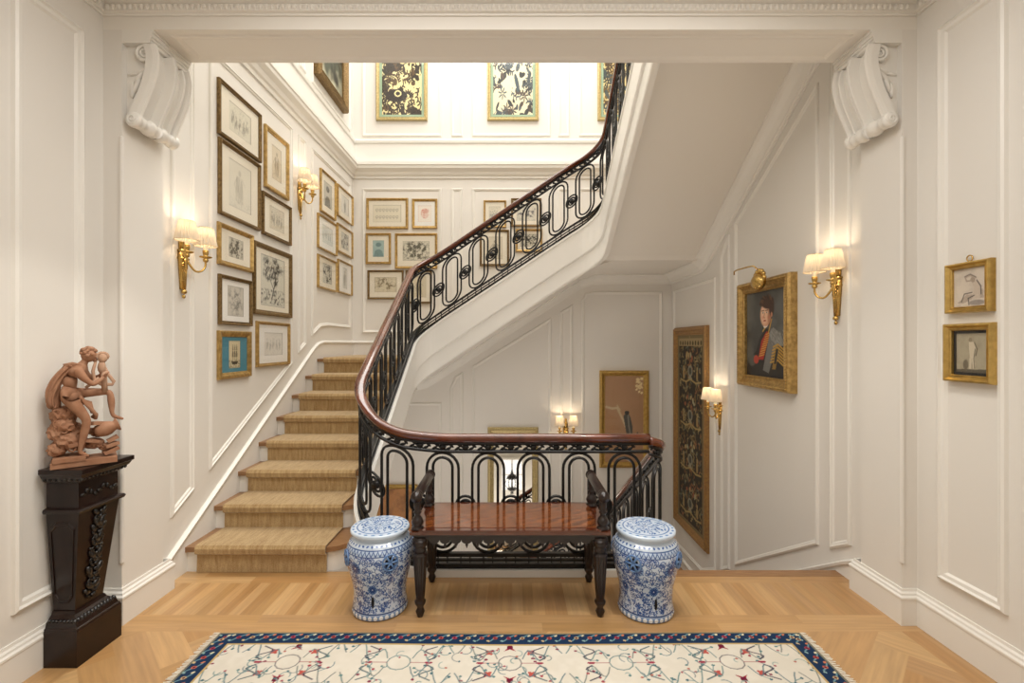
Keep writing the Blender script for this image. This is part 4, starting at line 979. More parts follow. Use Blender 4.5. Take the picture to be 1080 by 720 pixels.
# ------------------------------------------------------------------ sconces
def sconce():
    root = empty('wall_sconce', (0, 0, 0), 0)
    # local: x along wall, -y out, z; shades centred at z=0
    bm = BM()
    prism(bm, [(-.016, -.36), (.016, -.36), (.034, -.16), (.034, -.11), (-.034, -.11), (-.034, -.16)], lambda u, v, d: (u, d, v), -.022, 0)
    prism(bm, [(-.024, -.11), (.024, -.11), (.028, -.06), (.016, -.02), (0, -.005), (-.016, -.02), (-.028, -.06)], lambda u, v, d: (u, d, v), -.018, 0)
    for z in (-.16, -.11): box(bm, -.038, .038, -.03, 0, z-.006, z+.006)
    for k in range(-2, 3): tube(bm, [(k*.006*.8, -.024, -.34), (k*.011, -.024, -.18)], .0028, 5)
    ball(bm, (0, -.02, -.375), .02, (1, .8, .8), 10); ball(bm, (0, -.018, -.405), .011, (1, 1, 1.3), 8); ball(bm, (0, -.02, -.13), .026, (1, .8, 1), 10)
    ball(bm, (0, -.014, -.0), .016, (1, .7, 1.3), 8)
    obj('backplate', bm, M_brass, root, True)
    for s in (-1, 1):
        ex, ey = s*.092, -.10
        bm = BM()
        P = [(s*.01, -.03, -.16), (s*.02, -.045, -.20), (s*.045, -.065, -.235), (s*.072, -.085, -.23), (s*.09, -.098, -.20), (ex, ey, -.165)]
        Q = []
        for i in range(len(P)-1):
            for k in range(4):
                u = k/4; p = [P[max(i-1, 0)], P[i], P[i+1], P[min(i+2, len(P)-1)]]
                Q.append(tuple(.5*(2*p[1][d]+(p[2][d]-p[0][d])*u+(2*p[0][d]-5*p[1][d]+4*p[2][d]-p[3][d])*u*u+(3*p[1][d]-p[0][d]-3*p[2][d]+p[3][d])*u**3) for d in range(3)))
        Q.append(P[-1]); tube(bm, Q, .0068, 8)
        lathe(bm, [(.005, -.17), (.014, -.165), (.018, -.15), (.012, -.145), (.036, -.137), (.039, -.131), (.012, -.13), (.015, -.12), (.018, -.105), (.019, -.09), (.014, -.088)], (ex, ey, 0), 16)
        arm = obj('arm', bm, M_brass, root, True)
        bm = BM(); lathe(bm, [(.0115, -.088), (.0115, -.03), (.009, -.028)], (ex, ey, 0), 12); obj('candle_sleeve', bm, M_candle, root, True)
        bm = BM(); ball(bm, (ex, ey, -.005), .012, (1, 1, 1.7), 10); obj('bulb', bm, mat('lit_bulb', 'ffffff', .5, emit='ffe2b8', es=5), root, True)
        # pleated shade: open frustum
        bm = BM(); n = 44; rings = []
        for z, r_ in ((-.06, .066), (-.02, .058), (.03, .049), (.06, .042)):
            rings.append([bm.verts.new((ex+(r_+(.0042 if k % 2 else -.0042))*math.cos(2*PI*k/n), ey+(r_+(.0042 if k % 2 else -.0042))*math.sin(2*PI*k/n), z)) for k in range(n)])
        for a, b in zip(rings, rings[1:]):
            for k in range(n): bm.faces.new((a[k], a[(k+1) % n], b[(k+1) % n], b[k]))
        sh = obj('lamp_shade', bm, M_shade, root)
        bm = BM()
        for z, r_ in ((-.06, .067), (.06, .043)): tube(bm, [(ex+r_*math.cos(2*PI*k/32), ey+r_*math.sin(2*PI*k/32), z) for k in range(32)], .0022, 5, True)
        obj('trim_binding', bm, mat('shade_binding', 'd8c49c', .7), sh, True)
        l = bpy.data.lights.new('sconce_bulb_light', 'POINT'); l.energy = 1.3; l.color = (1, .82, .6); l.shadow_soft_size = .02
        lo = bpy.data.objects.new('sconce_bulb_light', l); COL.objects.link(lo); lo.parent = root; lo.location = (ex, ey, .03)
    return root
SC0 = sconce()
spots = [('L', 3.08, 2.21, 'brass double sconce with pleated shades on the left wall nearest the viewer'),
         ('L', 4.78, 3.165, 'brass double sconce with pleated shades high between the stair pictures'),
         ('R', 3.12, 2.04, 'brass double sconce with pleated shades to the right of the officer portrait'),
         ('R', 4.87, .975, 'brass double sconce with pleated shades between the tapestry and the portrait'),
         ('B', .725, .47, 'small distant double sconce on the back wall left of the bird painting')]
for i, (wl, a, z, lb) in enumerate(spots):
    o = SC0 if i == 0 else copy_tree(SC0); loc, rz = place(wl, a, z); o.location = loc; o.rotation_euler = (0, 0, rz)
    tag(o, lb, 'wall lamp', 'brass double sconces')

# ------------------------------------------------------------------ porcelain garden stools
def stool_canvas():
    c = Cv(720, 300, 'c3cfdf', 2.4); R = random.Random(4); B = ['1f3f7d', '2c5090', '3a5f9e', '274a88']
    # scrolling vine field
    for k in range(900):
        x, y = R.uniform(0, 2.4), R.uniform(.12, .80); a = R.uniform(0, 6.28); s = R.choice((-1, 1)); pts = []; L = R.uniform(.02, .05); r_ = L
        for q in range(12):
            pts.append((x+r_*math.cos(a+s*q*.55), y+r_*math.sin(a+s*q*.55))); r_ *= .84
        c.line(pts, .0036, R.choice(B)); c.ell(pts[0][0], pts[0][1], .013, .007, R.choice(B), a)
    for k in range(520): c.ell(R.uniform(0, 2.4), R.uniform(.12, .80), .012, .006, R.choice(B), R.uniform(0, 3))
    for k in range(6):       # big peony heads, hidden between the pierced medallions
        for (dx, yy, rr) in ((0, .66, .075), (.2, .40, .06)):
            x = (k*.4+dx) % 2.4; c.ell(x, yy, rr, rr, '6f8fbd')
            for q in range(12): b = q*PI/6; c.ell(x+rr*.62*math.cos(b), yy+rr*.62*math.sin(b), rr*.34, rr*.13, '1d3b78', b)
            c.ell(x, yy, rr*.28, rr*.28, '1d3b78'); c.ell(x, yy, rr*.12, rr*.12, 'dfe6ee')
    c.put((c.Y < .105).astype(float), 'cfdbe8'); c.put(((c.Y > .095) & (c.Y < .112)).astype(float), '27467f'); c.put((c.Y < .02).astype(float), '8b95a6')
    c.put(((c.Y > .03) & (c.Y < .095)).astype(float), '7290ba')
    for k in range(32): c.ell(.0375+k*.075, .062, .026, .026, 'e6edf4')
    c.put(((c.Y > .80) & (c.Y < .81)).astype(float), '27467f'); 
    c.put(((c.Y > .81) & (c.Y < .87)).astype(float), 'b4c6dc')
    for k in range(48): x = k*.05; c.line([(x, .81), (x+.025, .865), (x+.05, .81)], .005, '2c4f8c')
    c.put((c.Y > .87).astype(float), 'c8d6e6'); c.put(((c.Y > .87) & (c.Y < .885)).astype(float), '34568f')
    for k in range(40): c.ell(k*.06, .92, .018, .012, '3e62a0', k)
    return c
SPROF = [(.138, 0), (.152, .006), (.154, .022), (.150, .04), (.145, .08), (.146, .12), (.152, .165), (.163, .21), (.176, .26), (.185, .305), (.187, .34), (.180, .375), (.166, .402), (.150, .418), (.142, .424), (.142, .436)]
def stool(loc, label):
    root = empty('garden_stool', loc, 0, label, 'garden stool', 'blue and white porcelain garden stools')
    pr = np.array(SPROF); sl = np.concatenate([[0], np.cumsum(np.hypot(*np.diff(pr, axis=0).T))]); sl /= sl[-1]
    def fn(U, V): r_ = np.interp(V, sl, pr[:, 0]); z = np.interp(V, sl, pr[:, 1]); return r_*np.cos(U*2*PI), r_*np.sin(U*2*PI), z
    obj('body', grid_mesh('body', CVS, fn), M_porc, root, True)
    # top slab
    T = [(.142, .436), (.158, .440), (.163, .448), (.163, .458), (.158, .464), (.10, .467), (.0, .468)]; pt = np.array(T); s2 = np.concatenate([[0], np.cumsum(np.hypot(*np.diff(pt, axis=0).T))]); Rl = .163
    def ft(U, V):
        d = V*s2[-1]; r_ = np.interp(d, s2, pt[:, 0]); z = np.interp(d, s2, pt[:, 1]); return r_*np.cos(U*2*PI), r_*np.sin(U*2*PI), z
    obj('top', grid_mesh('top', CVT, ft), M_porc, root, True)
    # medallions; near-black beads paint the shade of uncut holes
    for k in range(4):
        a = -PI/2-.62+k*PI/2 if loc[0] < 0 else -PI/2+.42+k*PI/2
        a = -PI/2+(.55 if loc[0] < 0 else -.62)+k*PI/2
        u = Vector((math.cos(a), math.sin(a), 0)); tt = Vector((-math.sin(a), math.cos(a), 0)); up = Vector((0, 0, 1)); c0 = u*.184+up*.325
        bm = BM(); tube(bm, [c0+u*.002+(tt*math.cos(q*PI/12)+up*math.sin(q*PI/12))*.042 for q in range(24)], .005, 6, True)
        for q in range(6): b = q*PI/3; tube(bm, [c0+u*.004, c0+u*.004+(tt*math.cos(b)+up*math.sin(b))*.04], .006, 5)
        md = obj('medallion', bm, mat('blue_glaze', '5c80b0', .15, 0, .6), root, True)
        bm = BM()
        for q in range(6):
            b = q*PI/3+PI/6; ball(bm, c0+u*-.001+(tt*math.cos(b)+up*math.sin(b))*.022, .008, (1, 1, 1), 8)
        ball(bm, c0+u*.004, .006, n=8)
        obj('piercing_shade', bm, M_hole_shade, md, True)
    for k in range(2):
        a = -PI/2+(-.0 if loc[0] < 0 else .1)+k*PI
        u = Vector((math.cos(a), math.sin(a), 0)); bm = BM()
        R = Matrix(((-math.sin(a), math.cos(a), 0), (u.x, u.y, 0), (0, 0, 1))).transposed().to_4x4()
        ball(bm, u*.146+Vector((0, 0, .105)), .04, (.2, .14, .85), 10, R); ball(bm, u*.147+Vector((0, 0, .118)), .016, (.45, .35, 1), 8, R)
        obj('slot_shade', bm, M_hole_shade, root, True)  # dark solid painted for the shade inside an uncut opening
    return root
CVS = stool_canvas()
CVT = Cv(240, 60, 'c6d4e4', 4.0); R_ = random.Random(8)
for k in range(320):
    x, y = R_.uniform(0, 4), R_.uniform(.45, .95); CVT.ell(x, y, .045, .02, R_.choice(['3d66a4', '6a8cbc', '2f5594']), R_.uniform(0, 3))
CVT.put(((CVT.Y > .36) & (CVT.Y < .40)).astype(float), '4a70aa')
for k in range(22): CVT.ell(.09+k*.182, .28, .05, .03, '5c82b8')
CVT.put((CVT.Y > .965).astype(float), '22304a'); CVT.put((CVT.Y < .16).astype(float), 'c9d6e4')
stool((-.75, 2.70, 0), 'blue and white porcelain garden stool left of the bench'); stool((.755, 2.68, 0), 'blue and white porcelain garden stool right of the bench')

# ------------------------------------------------------------------ bench
def bench():
    x0, x1, y0, y1 = -.555, .535, 2.565, 3.03; cx = (x0+x1)/2; cy = (y0+y1)/2
    root = empty('window_bench', (cx, cy, 0), 0, 'dark mahogany window bench with round arm bars and polished seat', 'bench')
    X0, X1, Y0, Y1 = x0-cx, x1-cx, y0-cy, y1-cy; fl_ = lambda n, d: (lambda z, a: 1-d*max(0, math.cos(n*a)))
    K = 1.28
    leg = [(.001, 0), (.012, .0), (.016, .015), (.020, .03), (.014, .045), (.014, .055), (.022, .07), (.024, .085), (.016, .098), (.018, .10)]
    body = [(.018, .105), (.021, .14), (.027, .26), (.031, .33), (.031, .345)]
    top = [(.022, .35), (.030, .358), (.032, .372), (.024, .38), (.034, .39), (.036, .405), (.036, .425)]
    def lg(z, a): return 1-.2*(.5+.5*math.cos(12*a)) if .105 < z < .345 else 1
    proto = None
    for x in (X0+.05, X1-.05):
        for y in (Y0+.045, Y1-.04):
            if proto is None:
                bm = BM(); lathe(bm, [(a*K, b) for a, b in leg+body]+[(a*1.1, b) for a, b in top], n=48, flute=lg); box(bm, -.034, .034, -.034, .034, .405, .44); proto = obj('leg', bm, M_mahog, root, False); o = proto
                proto.data.polygons.foreach_set('use_smooth', [True]*len(proto.data.polygons))
            else: o = proto.copy(); COL.objects.link(o)
            o.location = (x, y, 0)
    # apron with pendant lace edge
    bm = BM()
    for z, z1, d in ((.43, .452, -.012), (.452, .462, 0)): 
        box(bm, X0-d+.01, X1+d-.01, Y0-d+.008, Y0+.022, z, z1); box(bm, X0-d+.01, X1+d-.01, Y1-.022, Y1+d-.008, z, z1)
        box(bm, X0-d+.01, X0+.024, Y0+.022, Y1-.022, z, z1); box(bm, X1-.024, X1+d-.01, Y0+.022, Y1-.022, z, z1)
    obj('apron', bm, M_mahog, root)
    bm = BM(); n = 15; L0, L1 = X0+.10, X1-.10
    for yy in (Y0+.022, Y1-.03):
        bm = BM()
        for k in range(n):
            x = L0+(L1-L0)*(k+.5)/n; w_ = (L1-L0)/n*.5
            pts = [(x-w_, .432)]+[(x+w_*math.cos(PI+PI*q/8), .428+w_*.75*math.sin(PI+PI*q/8)) for q in range(9)]+[(x+w_, .432)]
            prism(bm, pts, lambda u, v, d: (u, d, v), yy, yy+.010)
            if k % 2 == 0 or True:
                zz = .428-w_*.75; lathe(bm, [(.001, zz-.024), (.005, zz-.02), (.003, zz-.016), (.008, zz-.010), (.008, zz-.004), (.004, zz+.004)], (x, yy+.005, 0), 8)
        obj('pendant_fringe', bm, M_mahog, root)
    bm = BM(); box(bm, X0, X1, Y0, Y1, .462, .478); box(bm, X0+.05, X1-.05, Y0+.003, Y1-.003, .478, .486); obj('seat', bm, mat('red_mahogany', '5c2c14', .12, 0, .8, var=(8, '3c150a', .6)), root)
    bm = BM(); box(bm, X0+.06, X1-.06, Y0+.045, Y1-.04, .4855, .488); obj('seat_veneer', bm, M_seat, root)
    for s in (0, 1):
        x = X0+.035 if s == 0 else X1-.035
        for y in (Y0+.045, Y1-.045):
            bm = BM(); lathe(bm, [(.033, .478), (.034, .49), (.022, .497), (.03, .507), (.034, .52), (.026, .54), (.014, .555), (.018, .565), (.024, .573), (.016, .58), (.02, .60), (.02, .66)], (x, y, 0), 18)
            obj('arm_post', bm, M_mahog, root, True)
        bm = BM(); Lh = (Y1-Y0)/2+.012; pr = [(.001, -Lh), (.012, -Lh), (.014, -Lh+.006), (.028, -Lh+.010), (.031, -Lh+.018), (.031, -Lh+.035), (.024, -Lh+.042), (.028, -Lh+.05), (.028, -Lh+.068), (.025, -Lh+.075)]
        pr += [(.028, -Lh+.08), (.028, -.01), (.028, 0)]; pr += [(a, -b) for a, b in pr[::-1][1:]]
        lathe(bm, pr, (x, 0, .665), 32, Matrix.Rotation(-PI/2, 4, 'X'), flute=lambda z, a: 1-.12*(.5+.5*math.cos(12*a)) if abs(z) < Lh-.078 else 1)
        obj('arm_bar', bm, M_mahog, root, True)
bench()

# ------------------------------------------------------------------ rug
def rug():
    W, D = 3.0, 1.9; n, m_ = 840, 532; c = Cv(n, m_, 'd4cdbf', W/D); R = random.Random(11); A_ = W/D
    c.put((c.noise(50, 3, 2)-.4)*1.2, 'e0dace', .8)
    b = .095/D*1.0                                    # border width
    inb = (c.X < b) | (c.X > A_-b) | (c.Y < b) | (c.Y > 1-b)
    # field: vine lattice with red stars
    u = 1/D
    def P(x, y): return (x*u, y*u)
    sx, sy = .52, .40; rows = int(D/sy)+1
    for j in range(-1, rows+1):
        for i in range(-4, 5):
            x = W/2+i*sx; y = D-.235-j*sy
            dia = [P(x+.055*math.cos(q*PI/6), y+.05*math.sin(q*PI/6)) for q in range(13)]
            g = '5f7f80' if (i+j) % 2 else '6c6a6c'; c.line(dia, .0014, g)
            if i % 2 == 0:
                for s in (-1, 1):       # red star flower
                    yy = y+s*.115; c.poly([P(x-.03, yy-s*.03), P(x-.006, yy-.0), P(x, yy+s*.05), P(x+.006, yy), P(x+.03, yy-s*.03), P(x, yy-s*.015)], '982438'); c.ell(*P(x, yy), .008, .008, '6a1c34')
                for s in (-1, 1):
                    for r_ in (-1, 1): c.ell(*P(x+s*.10, y+r_*.075), .012, .005, 'b5564c', .8); c.ell(*P(x+s*.10, y+r_*.075), .012, .005, 'b5564c', -.8)
            for s in (-1, 1):
                for r_ in (-1, 1):
                    v = [P(x+s*(.06+.19*q/14), y+r_*(.03+.05*math.sin(q*.75)+.006*q)) for q in range(15)]
                    c.line(v, .0014, R.choice(['5f8080', '52707a', '707874']))
                    for q in (2, 4, 6, 8, 10, 12):
                        e = (v[q][0]+R.uniform(-.02, .02), v[q][1]+R.uniform(-.022, .022)); c.line([v[q], e], .001, '68888a'); c.ell(*e, .0042, .0034, R.choice(['a0404a', '5f8080', '7f3048', '4c6c74']))
                    w = [P(x+s*(.14+.03*math.sin(q*.9)), y+r_*(.02+.012*q)) for q in range(9)]
                    c.line(w, .0018, R.choice(['3c3a4c', '4a6066']))
                c.line([P(x+s*.055, y), P(x+s*.12, y)], .001, 'a05a5c'); c.ell(*P(x+s*.14, y), .010, .004, '98384a')
            yy = y-sy/2; c.ell(*P(x+sx/2, yy), .009, .009, '4a5c64'); c.line([P(x+sx/2-.06, yy), P(x+sx/2, yy+.04), P(x+sx/2+.06, yy), P(x+sx/2, yy-.04), P(x+sx/2-.06, yy)], .0014, '5f8080')
    for k in range(420):
        x, y = R.uniform(.1, W-.1), R.uniform(.1, D-.12); a, sg = R.uniform(0, 6.28), R.choice((-1, 1)); L = R.uniform(.015, .045); pts = []; px, py = x, y
        for q in range(9):
            pts.append((px*u, py*u)); px += L*.3*math.cos(a); py += L*.3*math.sin(a); a += sg*.42
        c.line(pts, .0011, R.choice(['6c8c8c', '5c7880', '7c8484', '8aa09c'])); c.ell(pts[-1][0], pts[-1][1], .0036, .003, R.choice(['a0505a', '5f8080', 'b06a5a', '4c6c74']))
    gd = .006
    c.put(((c.X < b+gd) | (c.X > A_-b-gd) | (c.Y < b+gd) | (c.Y > 1-b-gd)).astype(float), 'b9a06c')
    c.put(inb.astype(float), '1f3350')
    per = [('h', 1-b/2), ('h', b/2), ('v', b/2), ('v', A_-b/2)]
    for ty, q0 in per:
        Lh = A_ if ty == 'h' else 1; k = 0; q = .03
        while q < Lh-.02:
            f = (lambda s_, d: (s_, q0+d)) if ty == 'h' else (lambda s_, d: (q0+d, s_))
            c.line([f(q-.012, -.012), f(q, .003), f(q+.014, .012)], .0016, '6f97a0')
            c.ell(*f(q, 0), .0062, .0055, ['b8543e', 'a8404a', 'c9ae80', 'c06a50'][k % 4]); c.ell(*f(q, 0), .0035, .0035, '5c2438')
            c.ell(*f(q+.018, .010), .0045, .003, ['d8cfae', 'c87c58'][k % 2], .6); c.ell(*f(q+.018, -.012), .0045, .003, ['88a8a8', 'c9b48a'][k % 2], -.6)
            q += .036; k += 1
    e = .0035; c.put(((c.X < e) | (c.X > A_-e) | (c.Y < e) | (c.Y > 1-e)).astype(float), '22262c')
    e2 = .0095; c.put((((c.X < e2) | (c.X > A_-e2) | (c.Y < e2) | (c.Y > 1-e2)) & ~((c.X < e) | (c.X > A_-e) | (c.Y < e) | (c.Y > 1-e))).astype(float), '7d7a68')
    root = empty('rug', (-.01, 2.45-D/2, 0), 0, 'cream floral rug with navy border on the parquet', 'rug')
    me = grid_mesh('pile', c, lambda U, V: ((U-.5)*W, (V-.5)*D+.006*np.sin(U*9)*V, .009-.006*(np.minimum(np.minimum(U, 1-U)*W, np.minimum(V, 1-V)*D) < .004)))
    obj('pile', me, M_rug, root)
    bm = BM(); R = random.Random(1)
    for s in (-1, 1):
        y = -D/2+.01
        while y < D/2:
            L = R.uniform(.02, .034); x = s*W/2; dy = R.uniform(-.01, .01); tube(bm, [(x-s*.003, y, .006), (x+s*L*.5, y+dy*.4, .006), (x+s*L, y+dy, .0035)], .0022, 4); y += .0085
    f = obj('fringe', bm, M_fringe, root); f['kind'] = 'stuff'
rug()

# ------------------------------------------------------------------ pedestal
def pedestal():
    x0, x1, y0, y1 = -2.165, -2.01, 2.19, 2.44; cx, cy = (x0+x1)/2, (y0+y1)/2; a, b = (x1-x0)/2, (y1-y0)/2
    root = empty('carved_pedestal', (cx, cy, 0), 0, 'tall dark carved wooden pedestal against the left wall', 'pedestal')
    def loft(bm, secs):
        rings = [[bm.verts.new((-a+.0, -b*sy, z)), bm.verts.new((-a+2*a*sx, -b*sy, z)), bm.verts.new((-a+2*a*sx, b*sy, z)), bm.verts.new((-a, b*sy, z))] for z, sx, sy in secs]
        for p, q in zip(rings, rings[1:]):
            for i in range(4): bm.faces.new((p[i], p[(i+1) % 4], q[(i+1) % 4], q[i]))
        bm.faces.new(rings[0][::-1]); bm.faces.new(rings[-1])
    bm = BM(); loft(bm, [(0, 1, 1), (.165, 1, 1), (.17, .98, .98), (.175, .98, .98), (.18, .94, .93), (.2, .9, .9), (.225, .72, .70), (.24, .68, .66)]); obj('plinth', bm, M_dark, root)
    bm = BM(); loft(bm, [(.24, .66, .62), (.25, .66, .62), (.705, .98, .90), (.71, 1.08, 1.02), (.722, 1.12, 1.05), (.73, 1.08, 1.02), (.735, .96, .88), (.85, .96, .88)]); obj('shaft', bm, M_dark, root)
    bm = BM(); loft(bm, [(.85, .98, .90), (.858, 1.04, .98), (.88, 1.2, 1.10), (.895, 1.25, 1.16), (.90, 1.3, 1.2), (.92, 1.3, 1.2), (.922, 1.26, 1.17)]); obj('top', bm, M_dark, root)
    # carved foliage on the front face (towards +X), leaf mouldings, side panels
    bm = BM(); R = random.Random(3)
    for k in range(17):
        z = .275+.41*k/16; f = (z-.25)/.455; xf = -a+2*a*(.66+.32*f); w_ = .028+.018*math.sin(k*1.6)
        for s in (-1, 1):
            ball(bm, (xf+.004, s*w_*.6, z), .016+.006*(k % 3), (.5, 1.1, .55), 7, Matrix.Rotation(s*(.6+R.random()*.6), 4, 'X'))
            if k % 2: tube(bm, [(xf+.008, s*(.012+.022*math.sin(q*.5)), z+.01*math.cos(q*.7)) for q in range(7)], .004, 5)
        ball(bm, (xf+.008, 0, z), .009, n=7)
    obj('shaft_carving', bm, M_gd, root, True); bm = BM()
    for k in range(9):
        y = -.09+.18*k/8; ball(bm, (-a+2*a*.96+.002, y, .79+.015*math.sin(k*1.5)), .015, (.5, 1, .6), 7, Matrix.Rotation(k*.8, 4, 'X'))
    obj('frieze_carving', bm, M_gd, root, True); bm = BM(); b2 = BM()
    for k in range(13):
        y = -b*.86+2*b*.86*k/12; ball(bm, (-a+2*a*.84, y, .205), .013, (1.1, .7, .6), 7, Matrix.Rotation(.8, 4, 'Y'))
        y = -b*1.0+2*b*1.0*k/12; ball(b2, (-a+2*a*1.12, y, .872), .011, (.8, .8, 1.1), 7)
    for k in range(8):
        x = -a+.01+(2*a*.84-.01)*k/7; ball(bm, (x, -b*.83, .205), .012, (.7, 1.1, .6), 7); ball(b2, (-a+.01+2*a*1.1*k/7, -b*1.04, .872), .011, (.8, .8, 1.1), 7)
    obj('plinth_leaf_moulding', bm, M_gd, root, True); obj('top_leaf_moulding', b2, M_gd, root, True)
    bm = BM()   # sunk side panel outline with notched corners
    def side(u, v, h): f = (v-.25)/.455; return (-a+2*a*u*(.66+.32*f), -b*(.62+.28*f)-h, v)
    moulding(bm, [(.12, .30), (.3, .275), (.7, .275), (.88, .30), (.88, .64), (.7, .67), (.3, .67), (.12, .64)], lambda u, v, h: side(u, v, h), [(0, 0), (.008, .004), (.02, .004), (.026, 0)])
    obj('side_panel', bm, M_dark, root)
pedestal()

# ------------------------------------------------------------------ terracotta group
def statue():
    A0 = Vector((-2.15, 2.20, 0)); dv = Vector((.743, .668, 0)); ray = Vector((-.668, .743, 0))
    base = Vector((-2.075, 2.315, .924))
    def S(cx, cy, d=0):      # sketch coordinates of the figure; d = depth away from the viewer's side
        px = 30+cx/4.966; py = 355+cy/4.966; q = (px-540)/500
        s = (q*A0.y-A0.x)/(dv.x-q*dv.y); p = A0+dv*s; z = 1.5-(py-362)*p.y/500
        p = p+ray*d; return Vector((p.x, p.y, z))-base
    root = empty('terracotta_group', tuple(base), 0, 'terracotta group of a seated man with a mask on the dark pedestal', 'sculpture')
    def skin(name, V, E, R, par, sub=2):
        me = bpy.data.meshes.new(name); me.from_pydata([tuple(v) for v in V], E, []); me.materials.append(M_terra)
        o = bpy.data.objects.new(name, me); COL.objects.link(o); o.parent = par
        md = o.modifiers.new('s', 'SKIN'); sv = me.skin_vertices[0].data
        for i, r_ in enumerate(R): sv[i].radius = (r_, r_); sv[i].use_root = (i == 0)
        md.use_smooth_shade = True; m2 = o.modifiers.new('d', 'SUBSURF'); m2.levels = sub; m2.render_levels = sub; return o
    D = -.0
    V = [S(195, 300, .0), S(205, 255, .0), S(222, 205, .0), S(262, 172, .01), S(288, 140, .01), S(310, 108, .01),   # pelvis..head
         S(262, 185, -.035), S(300, 222, -.05), S(340, 248, -.05), S(372, 228, -.04), S(398, 205, -.03),          # near arm
         S(290, 195, .045), S(335, 225, .06), S(378, 205, .04),                                                      # far arm
         S(205, 318, -.035), S(262, 372, -.05), S(308, 430, -.05), S(292, 500, -.045), S(272, 575, -.04), S(272, 600, -.04), S(318, 618, -.045),  # near leg
         S(262, 300, .03), S(345, 292, .03), S(428, 290, .02), S(436, 350, .015), S(438, 402, .01), S(448, 418, .01), S(500, 432, .01)]
    Rr = [.036, .034, .038, .034, .016, .014, .024, .015, .0125, .010, .008, .02, .014, .009, .028, .026, .018, .018, .010, .010, .007, .027, .022, .016, .016, .009, .010, .006]
    E = [(0, 1), (1, 2), (2, 3), (3, 4), (4, 5), (3, 6), (6, 7), (7, 8), (8, 9), (9, 10), (3, 11), (11, 12), (12, 13), (0, 14), (14, 15), (15, 16), (16, 17), (17, 18), (18, 19), (19, 20), (0, 21), (21, 22), (22, 23), (23, 24), (24, 25), (25, 26), (26, 27)]
    body = skin('figure', V, E, Rr, root)
    # head, face, curly hair
    bm = BM(); h = S(316, 96, .01); ball(bm, h, .032, (.92, .92, 1.08), 16); fwd = dv
    ball(bm, h+fwd*.028+Vector((0, 0, -.004)), .008, (1, 1, 1.2), 8); ball(bm, h+fwd*.022+Vector((0, 0, -.024)), .011, n=8)
    for s in (-1, 1): ball(bm, h+fwd*.024+ray*s*.011+Vector((0, 0, .006)), .006, n=6); ball(bm, h-ray*.03*s, .008, (1, .5, 1.3), 6)
    obj('head', bm, M_terra, root, True)
    bm = BM(); R = random.Random(2)
    for k in range(46):
        a, e = R.uniform(0, 6.28), R.uniform(-.2, 1.5); v = (fwd*math.cos(a)+ray*math.sin(a))*math.cos(e)+Vector((0, 0, math.sin(e)))
        if v.dot(fwd) > .55 and v.z < .5: continue
        ball(bm, h+v*.031+Vector((0, 0, .003)), R.uniform(.007, .011), n=6)
    obj('hair', bm, M_terra, root, True)
    # hands with fingers
    for w_, d in ((S(400, 203, -.03), S(400, 180, -.03)-S(390, 215, -.03)), (S(380, 203, .04), S(385, 180, .04)-S(378, 210, .04))):
        bm = BM(); d = d.normalized(); ball(bm, w_, .010, n=8)
        for q in range(4): o_ = ray*(q-1.5)*.005; tube(bm, [w_+o_, w_+o_+d*.012+fwd*.006, w_+o_+d*.02+fwd*.012], [.0036, .0033, .0022], 6)
        tube(bm, [w_-ray*.008, w_-ray*.013+d*.01, w_-ray*.01+d*.018+fwd*.004], [.004, .0035, .0025], 6)
        obj('hand', bm, M_terra, root, True)
    # cloak: wavy sheet falling behind the back
    rows = [((180, 150), (268, 150)), ((150, 180), (205, 195)), ((120, 210), (180, 240)), ((95, 250), (165, 280)), ((82, 290), (150, 320)), ((85, 325), (150, 350)), ((105, 365), (150, 380))]
    bm = BM(); grid = []
    for i, (p, q) in enumerate(rows):
        r_ = []
        for k in range(13):
            u = k/12; d = .03*math.sin(u*PI)*(-1)+.009*math.cos(u*19+i*.5)+.0
            r_.append(bm.verts.new(S(p[0]+(q[0]-p[0])*u, p[1]+(q[1]-p[1])*u, d-.012)))
        grid.append(r_)
    for a_, b_ in zip(grid, grid[1:]):
        for k in range(12): bm.faces.new((a_[k], a_[k+1], b_[k+1], b_[k]))
    ck = obj('cloak', bm, M_terra, root, True); md = ck.modifiers.new('t', 'SOLIDIFY'); md.thickness = .03; md.offset = -1; m2 = ck.modifiers.new('s', 'SUBSURF'); m2.levels = m2.render_levels = 1
    # drapery over the lap
    bm = BM()
    for k in range(9):
        o_ = (k-4)*.007; tube(bm, [S(270, 310+k*3, o_), S(300+k*3, 345, o_-.02), S(335, 380+k*2, o_-.02), S(355, 405, o_-.01), S(350-k*2, 425, o_)], .008, 7)
    ball(bm, S(215, 312, .0), .036, n=12); ball(bm, S(245, 305, .01), .03, n=12); obj('lap_drapery', bm, M_terra, root, True); bm = BM()
    for k in range(6): tube(bm, [S(185+k*14, 150+k*0, -.015+k*.003), S(230, 140+k*4, -.02), S(275, 150+k*2, -.012)], .008, 6)
    obj('shoulder_drapery', bm, M_terra, root, True)
    # rock seat, slabs
    bm = BM(); R = random.Random(7)
    def rock(c, r_, s, rot):
        g = bmesh.ops.create_icosphere(bm, subdivisions=3, radius=r_*.86); M = Matrix.Translation(c) @ Matrix.Rotation(rot, 4, 'Z') @ Matrix.Diagonal((*s, 1))
        for v in g['verts']: v.co *= R.uniform(.80, 1.10)
        bmesh.ops.transform(bm, matrix=M, verts=g['verts'])
